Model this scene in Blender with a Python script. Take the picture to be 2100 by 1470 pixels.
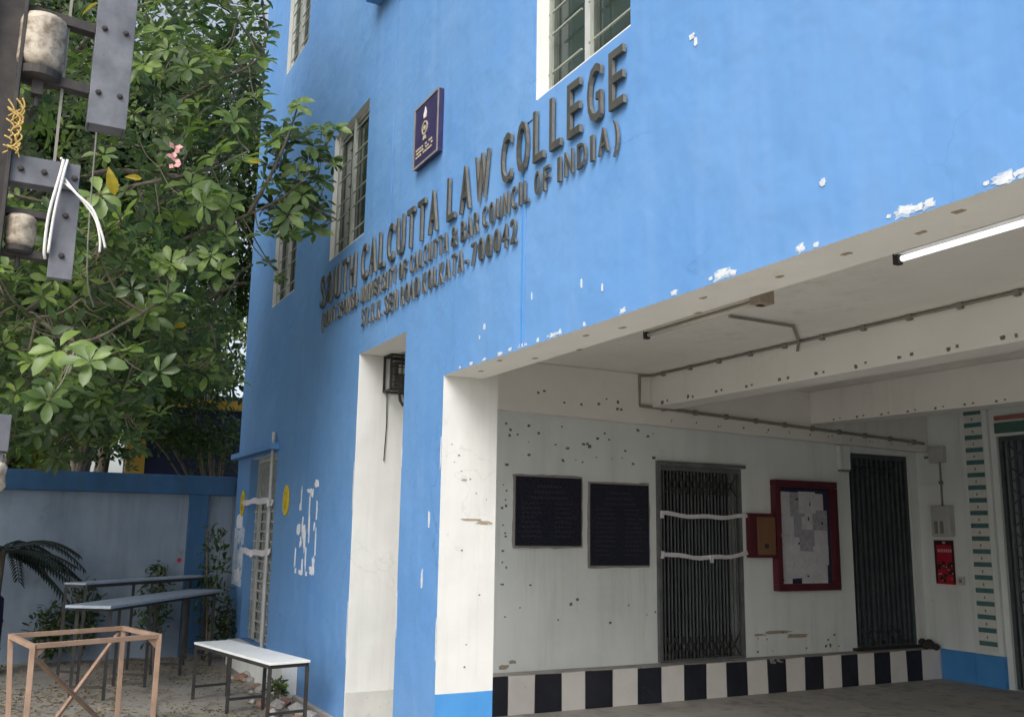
import bpy, bmesh, math, random
import numpy as np
from mathutils import Vector, Matrix
R = math.radians
random.seed(7)
rng = np.random.default_rng(11)
for o in list(bpy.data.objects):
    bpy.data.objects.remove(o)
scene = bpy.context.scene
C = scene.collection

# ------------------------------------------------------------------ camera
yaw, pitch, roll = R(62.3345), R(10.3708), R(0.8556)
fw = Vector((-math.sin(yaw)*math.cos(pitch), math.cos(yaw)*math.cos(pitch), math.sin(pitch)))
rt = Vector((math.cos(yaw), math.sin(yaw), 0)); up = rt.cross(fw)
rt, up = rt*math.cos(roll)+up*math.sin(roll), up*math.cos(roll)-rt*math.sin(roll)
cam = bpy.data.cameras.new('camera'); camo = bpy.data.objects.new('camera', cam); C.objects.link(camo)
camo.matrix_world = Matrix(((rt.x, up.x, -fw.x, 0), (rt.y, up.y, -fw.y, -2.7), (rt.z, up.z, -fw.z, 1.64), (0, 0, 0, 1)))
cam.sensor_width = 36; cam.sensor_fit = 'HORIZONTAL'; cam.lens = 1938.22/2100*36
cam.clip_start = 0.05; cam.clip_end = 500
scene.camera = camo

# ------------------------------------------------------------------ light
SUN_DIR = Vector((0.54, -0.56, 0.76)).normalized()
w = bpy.data.worlds.new('World'); scene.world = w; w.use_nodes = True
nt = w.node_tree; bg = nt.nodes['Background']
sky = nt.nodes.new('ShaderNodeTexSky'); sky.sky_type = 'NISHITA'; sky.sun_disc = False
sky.sun_elevation = math.asin(SUN_DIR.z); sky.sun_rotation = math.atan2(SUN_DIR.x, SUN_DIR.y)
sky.air_density = 1.0; sky.dust_density = 4.0; sky.ozone_density = 1.0
hs = nt.nodes.new('ShaderNodeHueSaturation'); hs.inputs['Saturation'].default_value = 0.5
nt.links.new(sky.outputs[0], hs.inputs['Color']); nt.links.new(hs.outputs[0], bg.inputs['Color'])
bg.inputs['Strength'].default_value = 0.15
sl = bpy.data.lights.new('sun', 'SUN'); sl.energy = 1.4; sl.angle = R(40); sl.color = (1, .985, .96)
so = bpy.data.objects.new('sun', sl); C.objects.link(so)
so.rotation_euler = (-SUN_DIR).to_track_quat('-Z', 'Y').to_euler(); so.location = (0, -10, 20)
vs = scene.view_settings; vs.view_transform = 'Standard'; vs.look = 'None'; vs.gamma = 1; vs.exposure = 0.74

# ------------------------------------------------------------------ helpers
def tag(o, label=None, cat=None, group=None, kind=None):
    if label: o['label'] = label
    if cat: o['category'] = cat
    if group: o['group'] = group
    if kind: o['kind'] = kind
    return o
def empty(name, loc=(0, 0, 0), label=None, cat=None, group=None):
    o = bpy.data.objects.new(name, None); C.objects.link(o); o.location = loc; o.empty_display_size = .1
    tag(o, label, cat, group); return o
class MB:
    def __init__(s): s.v = []; s.f = []; s.mi = []
    def add(s, v, f, m=0):
        n = len(s.v); s.v += [tuple(p) for p in v]; s.f += [tuple(i+n for i in q) for q in f]; s.mi += [m]*len(f); return s
    def box(s, x0, x1, y0, y1, z0, z1, m=0, bev=0, skip=()):
        if x1 < x0: x0, x1 = x1, x0
        if y1 < y0: y0, y1 = y1, y0
        if z1 < z0: z0, z1 = z1, z0
        v = [(x0, y0, z0), (x1, y0, z0), (x1, y1, z0), (x0, y1, z0), (x0, y0, z1), (x1, y0, z1), (x1, y1, z1), (x0, y1, z1)]
        f = [(0, 3, 2, 1), (4, 5, 6, 7), (0, 1, 5, 4), (1, 2, 6, 5), (2, 3, 7, 6), (3, 0, 4, 7)]
        return s.add(v, f, m)
    def bar(s, a, b, wd, ht=None, m=0, upv=(0, 0, 1)):
        a = Vector(a); b = Vector(b); d = (b-a).normalized(); u = Vector(upv)
        if abs(d.dot(u)) > .95: u = Vector((1, 0, 0))
        sd = d.cross(u).normalized()*wd/2; u2 = sd.cross(d).normalized()*(ht or wd)/2
        v = [a-sd-u2, a+sd-u2, a+sd+u2, a-sd+u2, b-sd-u2, b+sd-u2, b+sd+u2, b-sd+u2]
        return s.add(v, [(0, 1, 2, 3), (4, 7, 6, 5), (0, 4, 5, 1), (1, 5, 6, 2), (2, 6, 7, 3), (3, 7, 4, 0)], m)
    def tube(s, pts, rad, n=8, m=0, cap=True):
        pts = [Vector(p) for p in pts]; k = len(pts)
        if not hasattr(rad, '__len__'): rad = [rad]*k
        prev = None; rings = []
        for i, p in enumerate(pts):
            d = (pts[min(i+1, k-1)]-pts[max(i-1, 0)]).normalized()
            if prev is None:
                u = Vector((0, 0, 1)) if abs(d.z) < .9 else Vector((1, 0, 0)); prev = d.cross(u).normalized()
            sd = (prev-d*prev.dot(d)).normalized(); prev = sd; u = d.cross(sd)
            rings.append([p+(sd*math.cos(2*math.pi*j/n)+u*math.sin(2*math.pi*j/n))*rad[i] for j in range(n)])
        v = [q for r_ in rings for q in r_]; f = []
        for i in range(k-1):
            for j in range(n):
                f.append((i*n+j, i*n+(j+1) % n, (i+1)*n+(j+1) % n, (i+1)*n+j))
        if cap: f += [tuple(range(n))[::-1], tuple((k-1)*n+j for j in range(n))]
        return s.add(v, f, m)
    def lathe(s, c, prof, n=16, m=0, ax='z'):
        c = Vector(c); v = []; f = []
        for r_, h in prof:
            for j in range(n):
                a = 2*math.pi*j/n; p = (r_*math.cos(a), r_*math.sin(a), h)
                if ax == 'y': p = (p[0], p[2], p[1])
                if ax == 'x': p = (p[2], p[0], p[1])
                v.append(c+Vector(p))
        k = len(prof)
        for i in range(k-1):
            for j in range(n): f.append((i*n+j, i*n+(j+1) % n, (i+1)*n+(j+1) % n, (i+1)*n+j))
        f += [tuple(range(n))[::-1], tuple((k-1)*n+j for j in range(n))]
        return s.add(v, f, m)
    def build(s, name, mats, parent=None, bevel=0, smooth=False, fix=True):
        me = bpy.data.meshes.new(name); me.from_pydata(s.v, [], s.f)
        for m in (mats if isinstance(mats, (list, tuple)) else [mats]): me.materials.append(m)
        me.polygons.foreach_set('material_index', s.mi)
        if smooth: me.polygons.foreach_set('use_smooth', [True]*len(s.f))
        if fix or bevel:
            bm = bmesh.new(); bm.from_mesh(me); bmesh.ops.recalc_face_normals(bm, faces=bm.faces)
            if bevel:
                bmesh.ops.bevel(bm, geom=[e for e in bm.edges if len(e.link_faces) == 2 and e.calc_face_angle() > .5], offset=bevel, segments=2, affect='EDGES', profile=.6)
            bm.to_mesh(me); bm.free()
        o = bpy.data.objects.new(name, me); C.objects.link(o)
        if parent: o.parent = parent; o.matrix_parent_inverse = inv(parent)
        return o
def inv(p):
    m = Matrix.Translation(p.location); q = p.parent
    if q: m = Matrix.Translation(q.location) @ (Matrix.Identity(4) if p.type != 'EMPTY' else m)
    # all parts are built in world coordinates; their parents are unrotated
    off = Vector((0, 0, 0)); q = p
    while q:
        off += q.location; q = q.parent
    if p.parent: off = Vector(p.get('_off', (0, 0, 0)))
    return Matrix.Translation(-off)
def part_copy(o, parent, dloc=(0, 0, 0), name=None):
    c = o.copy(); C.objects.link(c); c.parent = parent; c.matrix_parent_inverse = o.matrix_parent_inverse.copy()
    c.location = Vector(o.location)+Vector(dloc); return c

# ------------------------------------------------------------------ materials
def mat(name, c1, c2=None, scale=3.0, rough=.7, rough2=None, metal=0, bump=0, bscale=40, stretch=(1, 1, 1), detail=6, lo=.35, hi=.65, spots=None, streak=None, spec=.4, emit=None):
    m = bpy.data.materials.new(name); m.use_nodes = True; t = m.node_tree; b = t.nodes['Principled BSDF']
    N = lambda k: t.nodes.new(k); L = t.links.new
    b.inputs['Roughness'].default_value = rough; b.inputs['Metallic'].default_value = metal; b.inputs['Specular IOR Level'].default_value = spec
    tc = N('ShaderNodeTexCoord'); geo = N('ShaderNodeNewGeometry')
    mp = N('ShaderNodeMapping'); mp.inputs['Scale'].default_value = stretch; L(geo.outputs['Position'], mp.inputs['Vector'])
    def noise(sc, vec, det=detail, rg=.6):
        n = N('ShaderNodeTexNoise'); n.inputs['Scale'].default_value = sc; n.inputs['Detail'].default_value = det; n.inputs['Roughness'].default_value = rg
        L(vec, n.inputs['Vector']); return n.outputs['Fac']
    def ramp(fac, a, z):
        r_ = N('ShaderNodeMapRange'); r_.inputs['From Min'].default_value = a; r_.inputs['From Max'].default_value = z; L(fac, r_.inputs['Value']); return r_.outputs[0]
    def mix(fac, a, c):
        x = N('ShaderNodeMix'); x.data_type = 'RGBA'
        L(fac, x.inputs['Factor'])
        if isinstance(a, tuple): x.inputs['A'].default_value = (*a, 1)
        else: L(a, x.inputs['A'])
        x.inputs['B'].default_value = (*c, 1); return x.outputs['Result']
    col = None
    if c2 is not None:
        col = mix(ramp(noise(scale, mp.outputs[0]), lo, hi), c1, c2)
    else:
        b.inputs['Base Color'].default_value = (*c1, 1)
    if streak:   # (colour, strength, horizontal scale, vertical scale)
        cc, st, sx, sz = streak
        mp2 = N('ShaderNodeMapping'); mp2.inputs['Scale'].default_value = (sx, sx, sz); L(geo.outputs['Position'], mp2.inputs['Vector'])
        r_ = N('ShaderNodeMapRange'); r_.inputs['From Min'].default_value = .5; r_.inputs['From Max'].default_value = .8; r_.inputs['To Max'].default_value = st
        L(noise(1, mp2.outputs[0], 5, .65), r_.inputs['Value'])
        col = mix(r_.outputs[0], col if col is not None else c1, cc)
    if spots:    # (colour, scale, lo, hi)
        for cc, sc, a, z in spots:
            col = mix(ramp(noise(sc, geo.outputs['Position'], 4, .7), a, z), col if col is not None else c1, cc)
    if col is not None: L(col, b.inputs['Base Color'])
    if rough2 is not None:
        r_ = N('ShaderNodeMapRange'); r_.inputs['From Min'].default_value = .3; r_.inputs['From Max'].default_value = .7
        r_.inputs['To Min'].default_value = rough; r_.inputs['To Max'].default_value = rough2
        L(noise(scale*2.3, geo.outputs['Position']), r_.inputs['Value']); L(r_.outputs[0], b.inputs['Roughness'])
    if bump:
        bp = N('ShaderNodeBump'); bp.inputs['Strength'].default_value = min(1, bump*60); bp.inputs['Distance'].default_value = bump
        L(noise(bscale, geo.outputs['Position'], 8, .65), bp.inputs['Height']); L(bp.outputs[0], b.inputs['Normal'])
    if emit:
        b.inputs['Emission Color'].default_value = (*emit[0], 1); b.inputs['Emission Strength'].default_value = emit[1]
    return m
BLUE = (.098, .245, .51)
M = dict(
    blue=mat('blue_paint', BLUE, (.124, .27, .515), .7, .62, .75, bump=.0025, bscale=14, streak=((.155, .295, .53), .6, 4, .22), spots=[((.55, .62, .70), 55, .735, .76), ((.15, .295, .55), 1.7, .58, .85), ((.078, .205, .44), 1.1, .58, .88)]),
    blue_dado=mat('blue_dado_paint', (.05, .23, .56), (.07, .28, .62), 2.5, .5, .7, bump=.002, bscale=30, spots=[((.45, .5, .52), 40, .72, .75)]),
    dark_blue=mat('boundary_blue', (.022, .085, .19), (.035, .115, .245), 2.0, .65, .8, bump=.003, bscale=25, streak=((.03, .07, .13), .7, 4, .5)),
    white=mat('white_limewash', (.63, .645, .635), (.69, .70, .685), 1.6, .8, bump=.002, bscale=18, streak=((.50, .50, .47), .6, 4, .3), spots=[((.42, .42, .40), 30, .74, .77)]),
    wallwhite=mat('porch_wall_paint', (.66, .71, .71), (.73, .77, .765), 1.3, .75, bump=.0025, bscale=16, streak=((.50, .51, .50), .5, 3, .4), spots=[((.48, .48, .46), 22, .72, .80)]),
    cream=mat('cream_ceiling', (.71, .70, .66), (.77, .76, .72), 1.2, .8, bump=.002, bscale=20, spots=[((.50, .45, .38), 3.5, .66, .85), ((.38, .33, .28), 30, .75, .78)]),
    grey_wall=mat('grey_render', (.18, .235, .31), (.24, .295, .365), 1.2, .85, bump=.004, bscale=30, streak=((.11, .135, .165), .8, 3, .35), spots=[((.12, .145, .17), 2.5, .6, .8)]),
    ground=mat('concrete_ground', (.35, .33, .285), (.44, .415, .36), 1.1, .9, bump=.008, bscale=35, spots=[((.17, .15, .12), 5, .58, .78), ((.43, .38, .28), 14, .66, .78)]),
    floor=mat('porch_floor', (.36, .345, .32), (.46, .44, .41), 1.8, .7, .85, bump=.004, bscale=30, spots=[((.19, .175, .16), 4, .52, .75), ((.42, .40, .36), 18, .68, .8)]),
    black=mat('kerb_black', (.012, .014, .024), (.022, .024, .036), 4, .55, .7, bump=.002, bscale=40, spots=[((.22, .2, .18), 28, .70, .74)]),
    kwhite=mat('kerb_white', (.68, .66, .63), (.74, .72, .69), 4, .7, bump=.002, bscale=40, spots=[((.3, .28, .25), 22, .68, .73)]),
    cement=mat('bare_cement', (.26, .25, .24), (.36, .345, .325), 6, .9, bump=.004, bscale=50, spots=[((.14, .13, .12), 14, .6, .75)]),
    steel=mat('dark_steel', (.035, .035, .038), (.06, .055, .05), 9, .5, .7, metal=.4, bump=.001, bscale=80),
    gate=mat('grey_gate_paint', (.105, .115, .122), (.16, .168, .172), 7, .5, .7, metal=.2, bump=.001, bscale=60, spots=[((.10, .055, .03), 20, .68, .78)]),
    gate_dark=mat('dark_gate_paint', (.06, .08, .09), (.09, .11, .115), 7, .45, .65, metal=.3, spots=[((.07, .04, .025), 20, .7, .78)]),
    gate_pale=mat('pale_gate_paint', (.34, .36, .35), (.44, .45, .43), 7, .5, .7, metal=.1, spots=[((.2, .13, .08), 24, .68, .76)]),
    galv=mat('weathered_channel_steel', (.085, .09, .105), (.165, .17, .19), 5, .55, .75, metal=.25, bump=.0015, bscale=60, streak=((.09, .095, .11), .7, 9, 1.5), spots=[((.12, .10, .09), 25, .66, .74)]),
    rust=mat('dark_rusted_steel', (.028, .027, .028), (.055, .048, .044), 14, .8, bump=.002, bscale=70),
    porcelain=mat('stained_porcelain', (.42, .37, .29), (.16, .125, .09), 22, .45, .7, lo=.4, hi=.62, bump=.002, bscale=40),
    tan=mat('primer_tan_steel', (.25, .165, .115), (.33, .225, .16), 8, .55, .7, spots=[((.30, .17, .11), 26, .64, .72)]),
    bench_top=mat('white_laminate', (.80, .82, .80), (.86, .87, .85), 3, .35, .55, spots=[((.5, .5, .47), 18, .68, .76)]),
    desk_top=mat('blue_grey_laminate', (.26, .31, .37), (.34, .39, .45), 4, .3, .5, stretch=(3, 3, 1)),
    letter=mat('sign_letter_metal', (.040, .042, .036), (.07, .07, .06), 9, .5, .65, spots=[((.16, .16, .13), 30, .64, .74)]),
    letter_lit_side=mat('letter_lit_side_tone', (.13, .13, .115), (.19, .185, .165), 20, .45, .6, metal=.2),  # paler letter tone with sunlight put into the colour
    navy=mat('navy_enamel', (.028, .022, .075), (.04, .032, .10), 6, .3, .45),
    granite=mat('black_granite', (.008, .009, .02), (.014, .015, .03), 40, .22, .35, spots=[((.06, .06, .08), 120, .70, .74)]),
    engraved=mat('engraved_dull_lettering', (.026, .027, .042), (.04, .04, .055), 60, .6),
    gold=mat('dull_gold_print', (.35, .29, .18), (.5, .47, .4), 40, .5),
    offwhite=mat('offwhite_print', (.62, .60, .56), (.7, .68, .64), 20, .7),
    maroon=mat('maroon_wood', (.075, .010, .020), (.10, .016, .026), 6, .4, .55, stretch=(1, 1, .2)),
    brown=mat('brown_wood', (.17, .085, .045), (.22, .115, .06), 7, .5, .65, stretch=(1, 1, .15)),
    navycloth=mat('notice_felt', (.02, .02, .06), (.03, .03, .08), 30, .95),
    paper=mat('notice_paper', (.62, .62, .67), (.72, .72, .76), 9, .85, spots=[((.30, .30, .34), 26, .6, .72)]),
    paper2=mat('notice_paper_grey', (.34, .34, .40), (.46, .46, .52), 20, .85), paper3=mat('notice_paper_printed', (.44, .43, .46), (.55, .54, .56), 9, .85, spots=[((.28, .28, .31), 45, .58, .68)]),
    tape=mat('paper_tape', (.60, .58, .62), (.68, .66, .69), 9, .7, spots=[((.25, .25, .28), 38, .62, .68)]),
    poster=mat('torn_poster_paper', (.62, .66, .72), (.78, .80, .82), 18, .85),
    poster_blue=mat('pale_blue_poster', (.40, .50, .64), (.60, .66, .72), 9, .7, spots=[((.10, .22, .5), 6, .55, .6)]),
    chip=mat('bare_plaster', (.44, .48, .53), (.60, .62, .63), 30, .9, bump=.002, bscale=80),
    skirt=mat('grey_white_skirting', (.46, .47, .45), (.54, .545, .52), 5, .85, bump=.003, bscale=40, spots=[((.34, .33, .31), 12, .62, .76)]),
    rim=mat('older_pale_paint', (.26, .36, .50), (.36, .45, .56), 30, .85),
    hole=mat('exposed_hole', (.10, .096, .085), (.22, .21, .19), 60, .95),
    stain=mat('brown_stain', (.30, .24, .18), (.38, .32, .25), 40, .9),
    alu=mat('aluminium_frame', (.50, .51, .50), (.58, .58, .56), 5, .4, .5, metal=.3),
    sash=mat('sash_dark_green', (.07, .085, .07), (.10, .115, .095), 8, .5, .6),
    grille=mat('window_grille_green', (.24, .27, .23), (.30, .33, .28), 8, .5, .6),
    conduit=mat('aged_pvc_conduit', (.19, .18, .155), (.25, .235, .20), 12, .6),
    plastic=mat('grey_plastic', (.42, .43, .42), (.48, .48, .47), 8, .5),
    teal=mat('teal_tile', (.06, .16, .17), (.09, .20, .20), 12, .3),
    stripcream=mat('cream_tile', (.60, .60, .57), (.66, .66, .62), 12, .5),
    red=mat('red_print', (.34, .012, .03), (.42, .02, .04), 20, .45),
    printblack=mat('black_print', (.02, .012, .014), (.05, .02, .02), 20, .5),
    yellow=mat('yellow_enamel', (.62, .46, .02), (.68, .52, .04), 14, .45, .6),
    yellow_b=mat('yellow_building_paint', (.50, .32, .05), (.58, .38, .07), 3, .8),
    navy_b=mat('dark_navy_building_paint', (.012, .018, .05), (.02, .028, .07), 2, .8),
    cable_w=mat('white_cable', (.62, .60, .58), (.70, .68, .66), 20, .5),
    cable_d=mat('dark_cable', (.03, .03, .03), (.05, .045, .045), 20, .6),
    rope=mat('yellow_rope', (.34, .22, .06), (.50, .36, .13), 60, .9),
    tube_on=mat('lit_tube', (.9, .9, .9), rough=.3, emit=((1, .98, .95), .75)),
    tube_off=mat('unlit_tube', (.55, .52, .46), (.60, .57, .5), 10, .25),
    meter=mat('rusty_meter_box', (.05, .045, .042), (.10, .09, .08), 12, .6, .8, bump=.002, bscale=50),
    bark=mat('grey_brown_bark', (.10, .085, .065), (.19, .165, .13), 9, .9, bump=.012, bscale=18, stretch=(1, 1, .4)),
    twig=mat('twig_bark', (.14, .12, .085), (.20, .175, .125), 20, .85),
    rag=mat('dark_rag', (.035, .03, .03), (.06, .055, .05), 20, .95),
    brickm=mat('broken_brick', (.20, .11, .08), (.30, .19, .14), 12, .95, bump=.004, bscale=60),
    stone=mat('grey_rubble', (.26, .25, .23), (.42, .40, .37), 9, .95, bump=.006, bscale=50),
)
gl = bpy.data.materials.new('dark_glass'); gl.use_nodes = True; b = gl.node_tree.nodes['Principled BSDF']
b.inputs['Base Color'].default_value = (.03, .045, .04, 1); b.inputs['Roughness'].default_value = .12; b.inputs['Alpha'].default_value = 1
M['glass'] = gl
def plaster(m, crack_col, crack=.012, stain_col=None, stain=.5, amp=.012, cs=.55):
    t = m.node_tree; N = t.nodes.new; L = t.links.new; b = t.nodes['Principled BSDF']
    src = b.inputs['Base Color'].links[0].from_socket; g = N('ShaderNodeNewGeometry')
    nz = N('ShaderNodeTexNoise'); nz.inputs['Scale'].default_value = 2.5; nz.inputs['Detail'].default_value = 6; L(g.outputs['Position'], nz.inputs['Vector'])
    va = N('ShaderNodeVectorMath'); va.operation = 'MULTIPLY_ADD'; va.inputs[1].default_value = (.55, .55, .55); L(nz.outputs['Color'], va.inputs[0]); L(g.outputs['Position'], va.inputs[2])
    vo = N('ShaderNodeTexVoronoi'); vo.feature = 'DISTANCE_TO_EDGE'; vo.inputs['Scale'].default_value = .75; L(va.outputs[0], vo.inputs['Vector'])
    r1 = N('ShaderNodeMapRange'); r1.inputs['From Min'].default_value = 0; r1.inputs['From Max'].default_value = crack; r1.inputs['To Min'].default_value = 1; r1.inputs['To Max'].default_value = 0; L(vo.outputs['Distance'], r1.inputs['Value'])
    n2 = N('ShaderNodeTexNoise'); n2.inputs['Scale'].default_value = .9; L(g.outputs['Position'], n2.inputs['Vector'])
    r2 = N('ShaderNodeMapRange'); r2.inputs['From Min'].default_value = .52; r2.inputs['From Max'].default_value = .66; r2.inputs['To Max'].default_value = cs; L(n2.outputs['Fac'], r2.inputs['Value'])
    mu = N('ShaderNodeMath'); mu.operation = 'MULTIPLY'; L(r1.outputs[0], mu.inputs[0]); L(r2.outputs[0], mu.inputs[1])
    mx = N('ShaderNodeMix'); mx.data_type = 'RGBA'; L(mu.outputs[0], mx.inputs['Factor']); L(src, mx.inputs['A']); mx.inputs['B'].default_value = (*crack_col, 1); out = mx.outputs['Result']
    if stain_col:
        mp = N('ShaderNodeMapping'); mp.inputs['Scale'].default_value = (7, 7, .35); L(g.outputs['Position'], mp.inputs['Vector'])
        n3 = N('ShaderNodeTexNoise'); n3.inputs['Scale'].default_value = 1; n3.inputs['Detail'].default_value = 9; n3.inputs['Roughness'].default_value = .7; L(mp.outputs[0], n3.inputs['Vector'])
        n4 = N('ShaderNodeTexNoise'); n4.inputs['Scale'].default_value = .55; n4.inputs['Detail'].default_value = 3; L(g.outputs['Position'], n4.inputs['Vector'])
        r3 = N('ShaderNodeMapRange'); r3.inputs['From Min'].default_value = .50; r3.inputs['From Max'].default_value = .72; L(n3.outputs['Fac'], r3.inputs['Value'])
        r4 = N('ShaderNodeMapRange'); r4.inputs['From Min'].default_value = .48; r4.inputs['From Max'].default_value = .66; r4.inputs['To Max'].default_value = stain; L(n4.outputs['Fac'], r4.inputs['Value'])
        m2 = N('ShaderNodeMath'); m2.operation = 'MULTIPLY'; L(r3.outputs[0], m2.inputs[0]); L(r4.outputs[0], m2.inputs[1])
        mx2 = N('ShaderNodeMix'); mx2.data_type = 'RGBA'; L(m2.outputs[0], mx2.inputs['Factor']); L(out, mx2.inputs['A']); mx2.inputs['B'].default_value = (*stain_col, 1); out = mx2.outputs['Result']
    L(out, b.inputs['Base Color'])
    old = b.inputs['Normal'].links[0].from_node
    n5 = N('ShaderNodeTexNoise'); n5.inputs['Scale'].default_value = 2.6; n5.inputs['Detail'].default_value = 3; L(g.outputs['Position'], n5.inputs['Vector'])
    bp = N('ShaderNodeBump'); bp.inputs['Distance'].default_value = amp; bp.inputs['Strength'].default_value = .8; L(n5.outputs['Fac'], bp.inputs['Height']); L(bp.outputs[0], old.inputs['Normal'])
plaster(M['blue'], (.05, .14, .32), .006, (.095, .20, .40), .5, .03)
plaster(M['white'], (.42, .41, .39), .004, (.46, .455, .43), .7, .02, .3)
plaster(M['wallwhite'], (.40, .40, .39), .004, (.44, .445, .43), .8, .02, .3)
plaster(M['cream'], (.44, .40, .35), .004, (.48, .43, .36), .8, .015, .35)
plaster(M['grey_wall'], (.08, .10, .13), .006, (.09, .12, .155), .8, .03)
plaster(M['dark_blue'], (.015, .04, .08), .008, (.05, .075, .10), .7, .02)
plaster(M['floor'], (.11, .10, .09), .012, (.16, .15, .135), .9, .012)
plaster(M['ground'], (.14, .12, .10), .012, None, 0, .02)
cg = bpy.data.materials.new('clear_glass'); cg.use_nodes = True; t = cg.node_tree
for n in list(t.nodes):
    if n.type != 'OUTPUT_MATERIAL': t.nodes.remove(n)
tr = t.nodes.new('ShaderNodeBsdfTransparent'); gs = t.nodes.new('ShaderNodeBsdfGlossy'); gs.inputs['Roughness'].default_value = .05
mx = t.nodes.new('ShaderNodeMixShader'); mx.inputs[0].default_value = .07
t.links.new(tr.outputs[0], mx.inputs[1]); t.links.new(gs.outputs[0], mx.inputs[2]); t.links.new(mx.outputs[0], t.nodes['Material Output'].inputs[0])
M['clear'] = cg
def leaf_mat(name, dark, mid, pale, trans=.35, rough=.42):
    m = bpy.data.materials.new(name); m.use_nodes = True; t = m.node_tree; b = t.nodes['Principled BSDF']; N = t.nodes.new; L = t.links.new
    at = N('ShaderNodeAttribute'); at.attribute_name = 'tone'
    oi = N('ShaderNodeObjectInfo')
    ad = N('ShaderNodeMath'); ad.operation = 'ADD'; L(at.outputs['Fac'], ad.inputs[0])
    ms = N('ShaderNodeMath'); ms.operation = 'MULTIPLY'; ms.inputs[1].default_value = .0; L(oi.outputs['Random'], ms.inputs[0]); L(ms.outputs[0], ad.inputs[1])
    cr = N('ShaderNodeValToRGB'); e = cr.color_ramp.elements
    e[0].position = 0; e[0].color = (*dark, 1); e[1].position = .9; e[1].color = (*pale, 1)
    x = e.new(.5); x.color = (*mid, 1); x = e.new(.97); x.color = (.42, .33, .02, 1); x = e.new(.95); x.color = (*pale, 1)
    L(ad.outputs[0], cr.inputs[0])
    ns = N('ShaderNodeTexNoise'); ns.inputs['Scale'].default_value = 30; g = N('ShaderNodeNewGeometry'); L(g.outputs['Position'], ns.inputs['Vector'])
    mxc = N('ShaderNodeMix'); mxc.data_type = 'RGBA'; mxc.blend_type = 'MULTIPLY'; mxc.inputs['Factor'].default_value = .35
    L(cr.outputs[0], mxc.inputs['A']); L(ns.outputs['Fac'], mxc.inputs['B'])
    L(mxc.outputs['Result'], b.inputs['Base Color']); b.inputs['Roughness'].default_value = rough; b.inputs['Specular IOR Level'].default_value = .5
    tl = N('ShaderNodeBsdfTranslucent'); hv = N('ShaderNodeHueSaturation'); hv.inputs['Value'].default_value = 1.5; hv.inputs['Saturation'].default_value = 1.15
    L(mxc.outputs['Result'], hv.inputs['Color']); L(hv.outputs[0], tl.inputs['Color'])
    mx = N('ShaderNodeMixShader'); mx.inputs[0].default_value = trans
    L(b.outputs[0], mx.inputs[1]); L(tl.outputs[0], mx.inputs[2]); L(mx.outputs[0], t.nodes['Material Output'].inputs[0]); return m
M['leaf'] = leaf_mat('broad_leaf', (.030, .058, .020), (.084, .145, .046), (.24, .34, .08))
M['leaf_far'] = leaf_mat('far_leaf', (.020, .044, .013), (.062, .115, .028), (.25, .33, .075), .4, .5)
M['leaf_dark'] = leaf_mat('dark_palm_leaf', (.010, .022, .016), (.018, .035, .024), (.03, .05, .03), .15, .5)

# ------------------------------------------------------------------ ground
g = MB(); n = 60; xs = np.linspace(-120, 80, n+1); ys = np.linspace(-90, 90, n+1)
for i in range(n+1):
    for j in range(n+1): g.v.append((xs[i], ys[j], -.004))
for i in range(n):
    for j in range(n): g.f.append((i*(n+1)+j, (i+1)*(n+1)+j, (i+1)*(n+1)+j+1, i*(n+1)+j+1)); g.mi.append(0)
tag(g.build('ground', M['ground']), kind='structure')
tag(MB().box(-8.1, 4.4, -.05, 7.3, -.004, .004).build('porch_floor', M['floor']), kind='structure')
M['yard'] = mat('dusty_yard_cement', (.20, .185, .16), (.29, .265, .225), .9, .9, bump=.008, bscale=30, spots=[((.11, .10, .085), 3, .54, .74), ((.36, .315, .23), 17, .64, .78), ((.13, .115, .095), 24, .66, .76)])
plaster(M['yard'], (.08, .07, .06), .012, None, 0, .02)
yd = MB(); ye = [(-13.2, -7.5), (-6.6, -7.5)]+[(-6.6+.25*math.sin(k*1.7)+random.uniform(-.1, .1), -7.5+k*.5) for k in range(1, 15)]+[(-6.7, -.002), (-13.2, -.002)]
yd.add([(x, y, 0.0) for x, y in ye]+[(x, y, -.2) for x, y in ye], [tuple(range(len(ye)))])
tag(yd.build('yard', M['yard'], fix=False), kind='structure')

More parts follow.
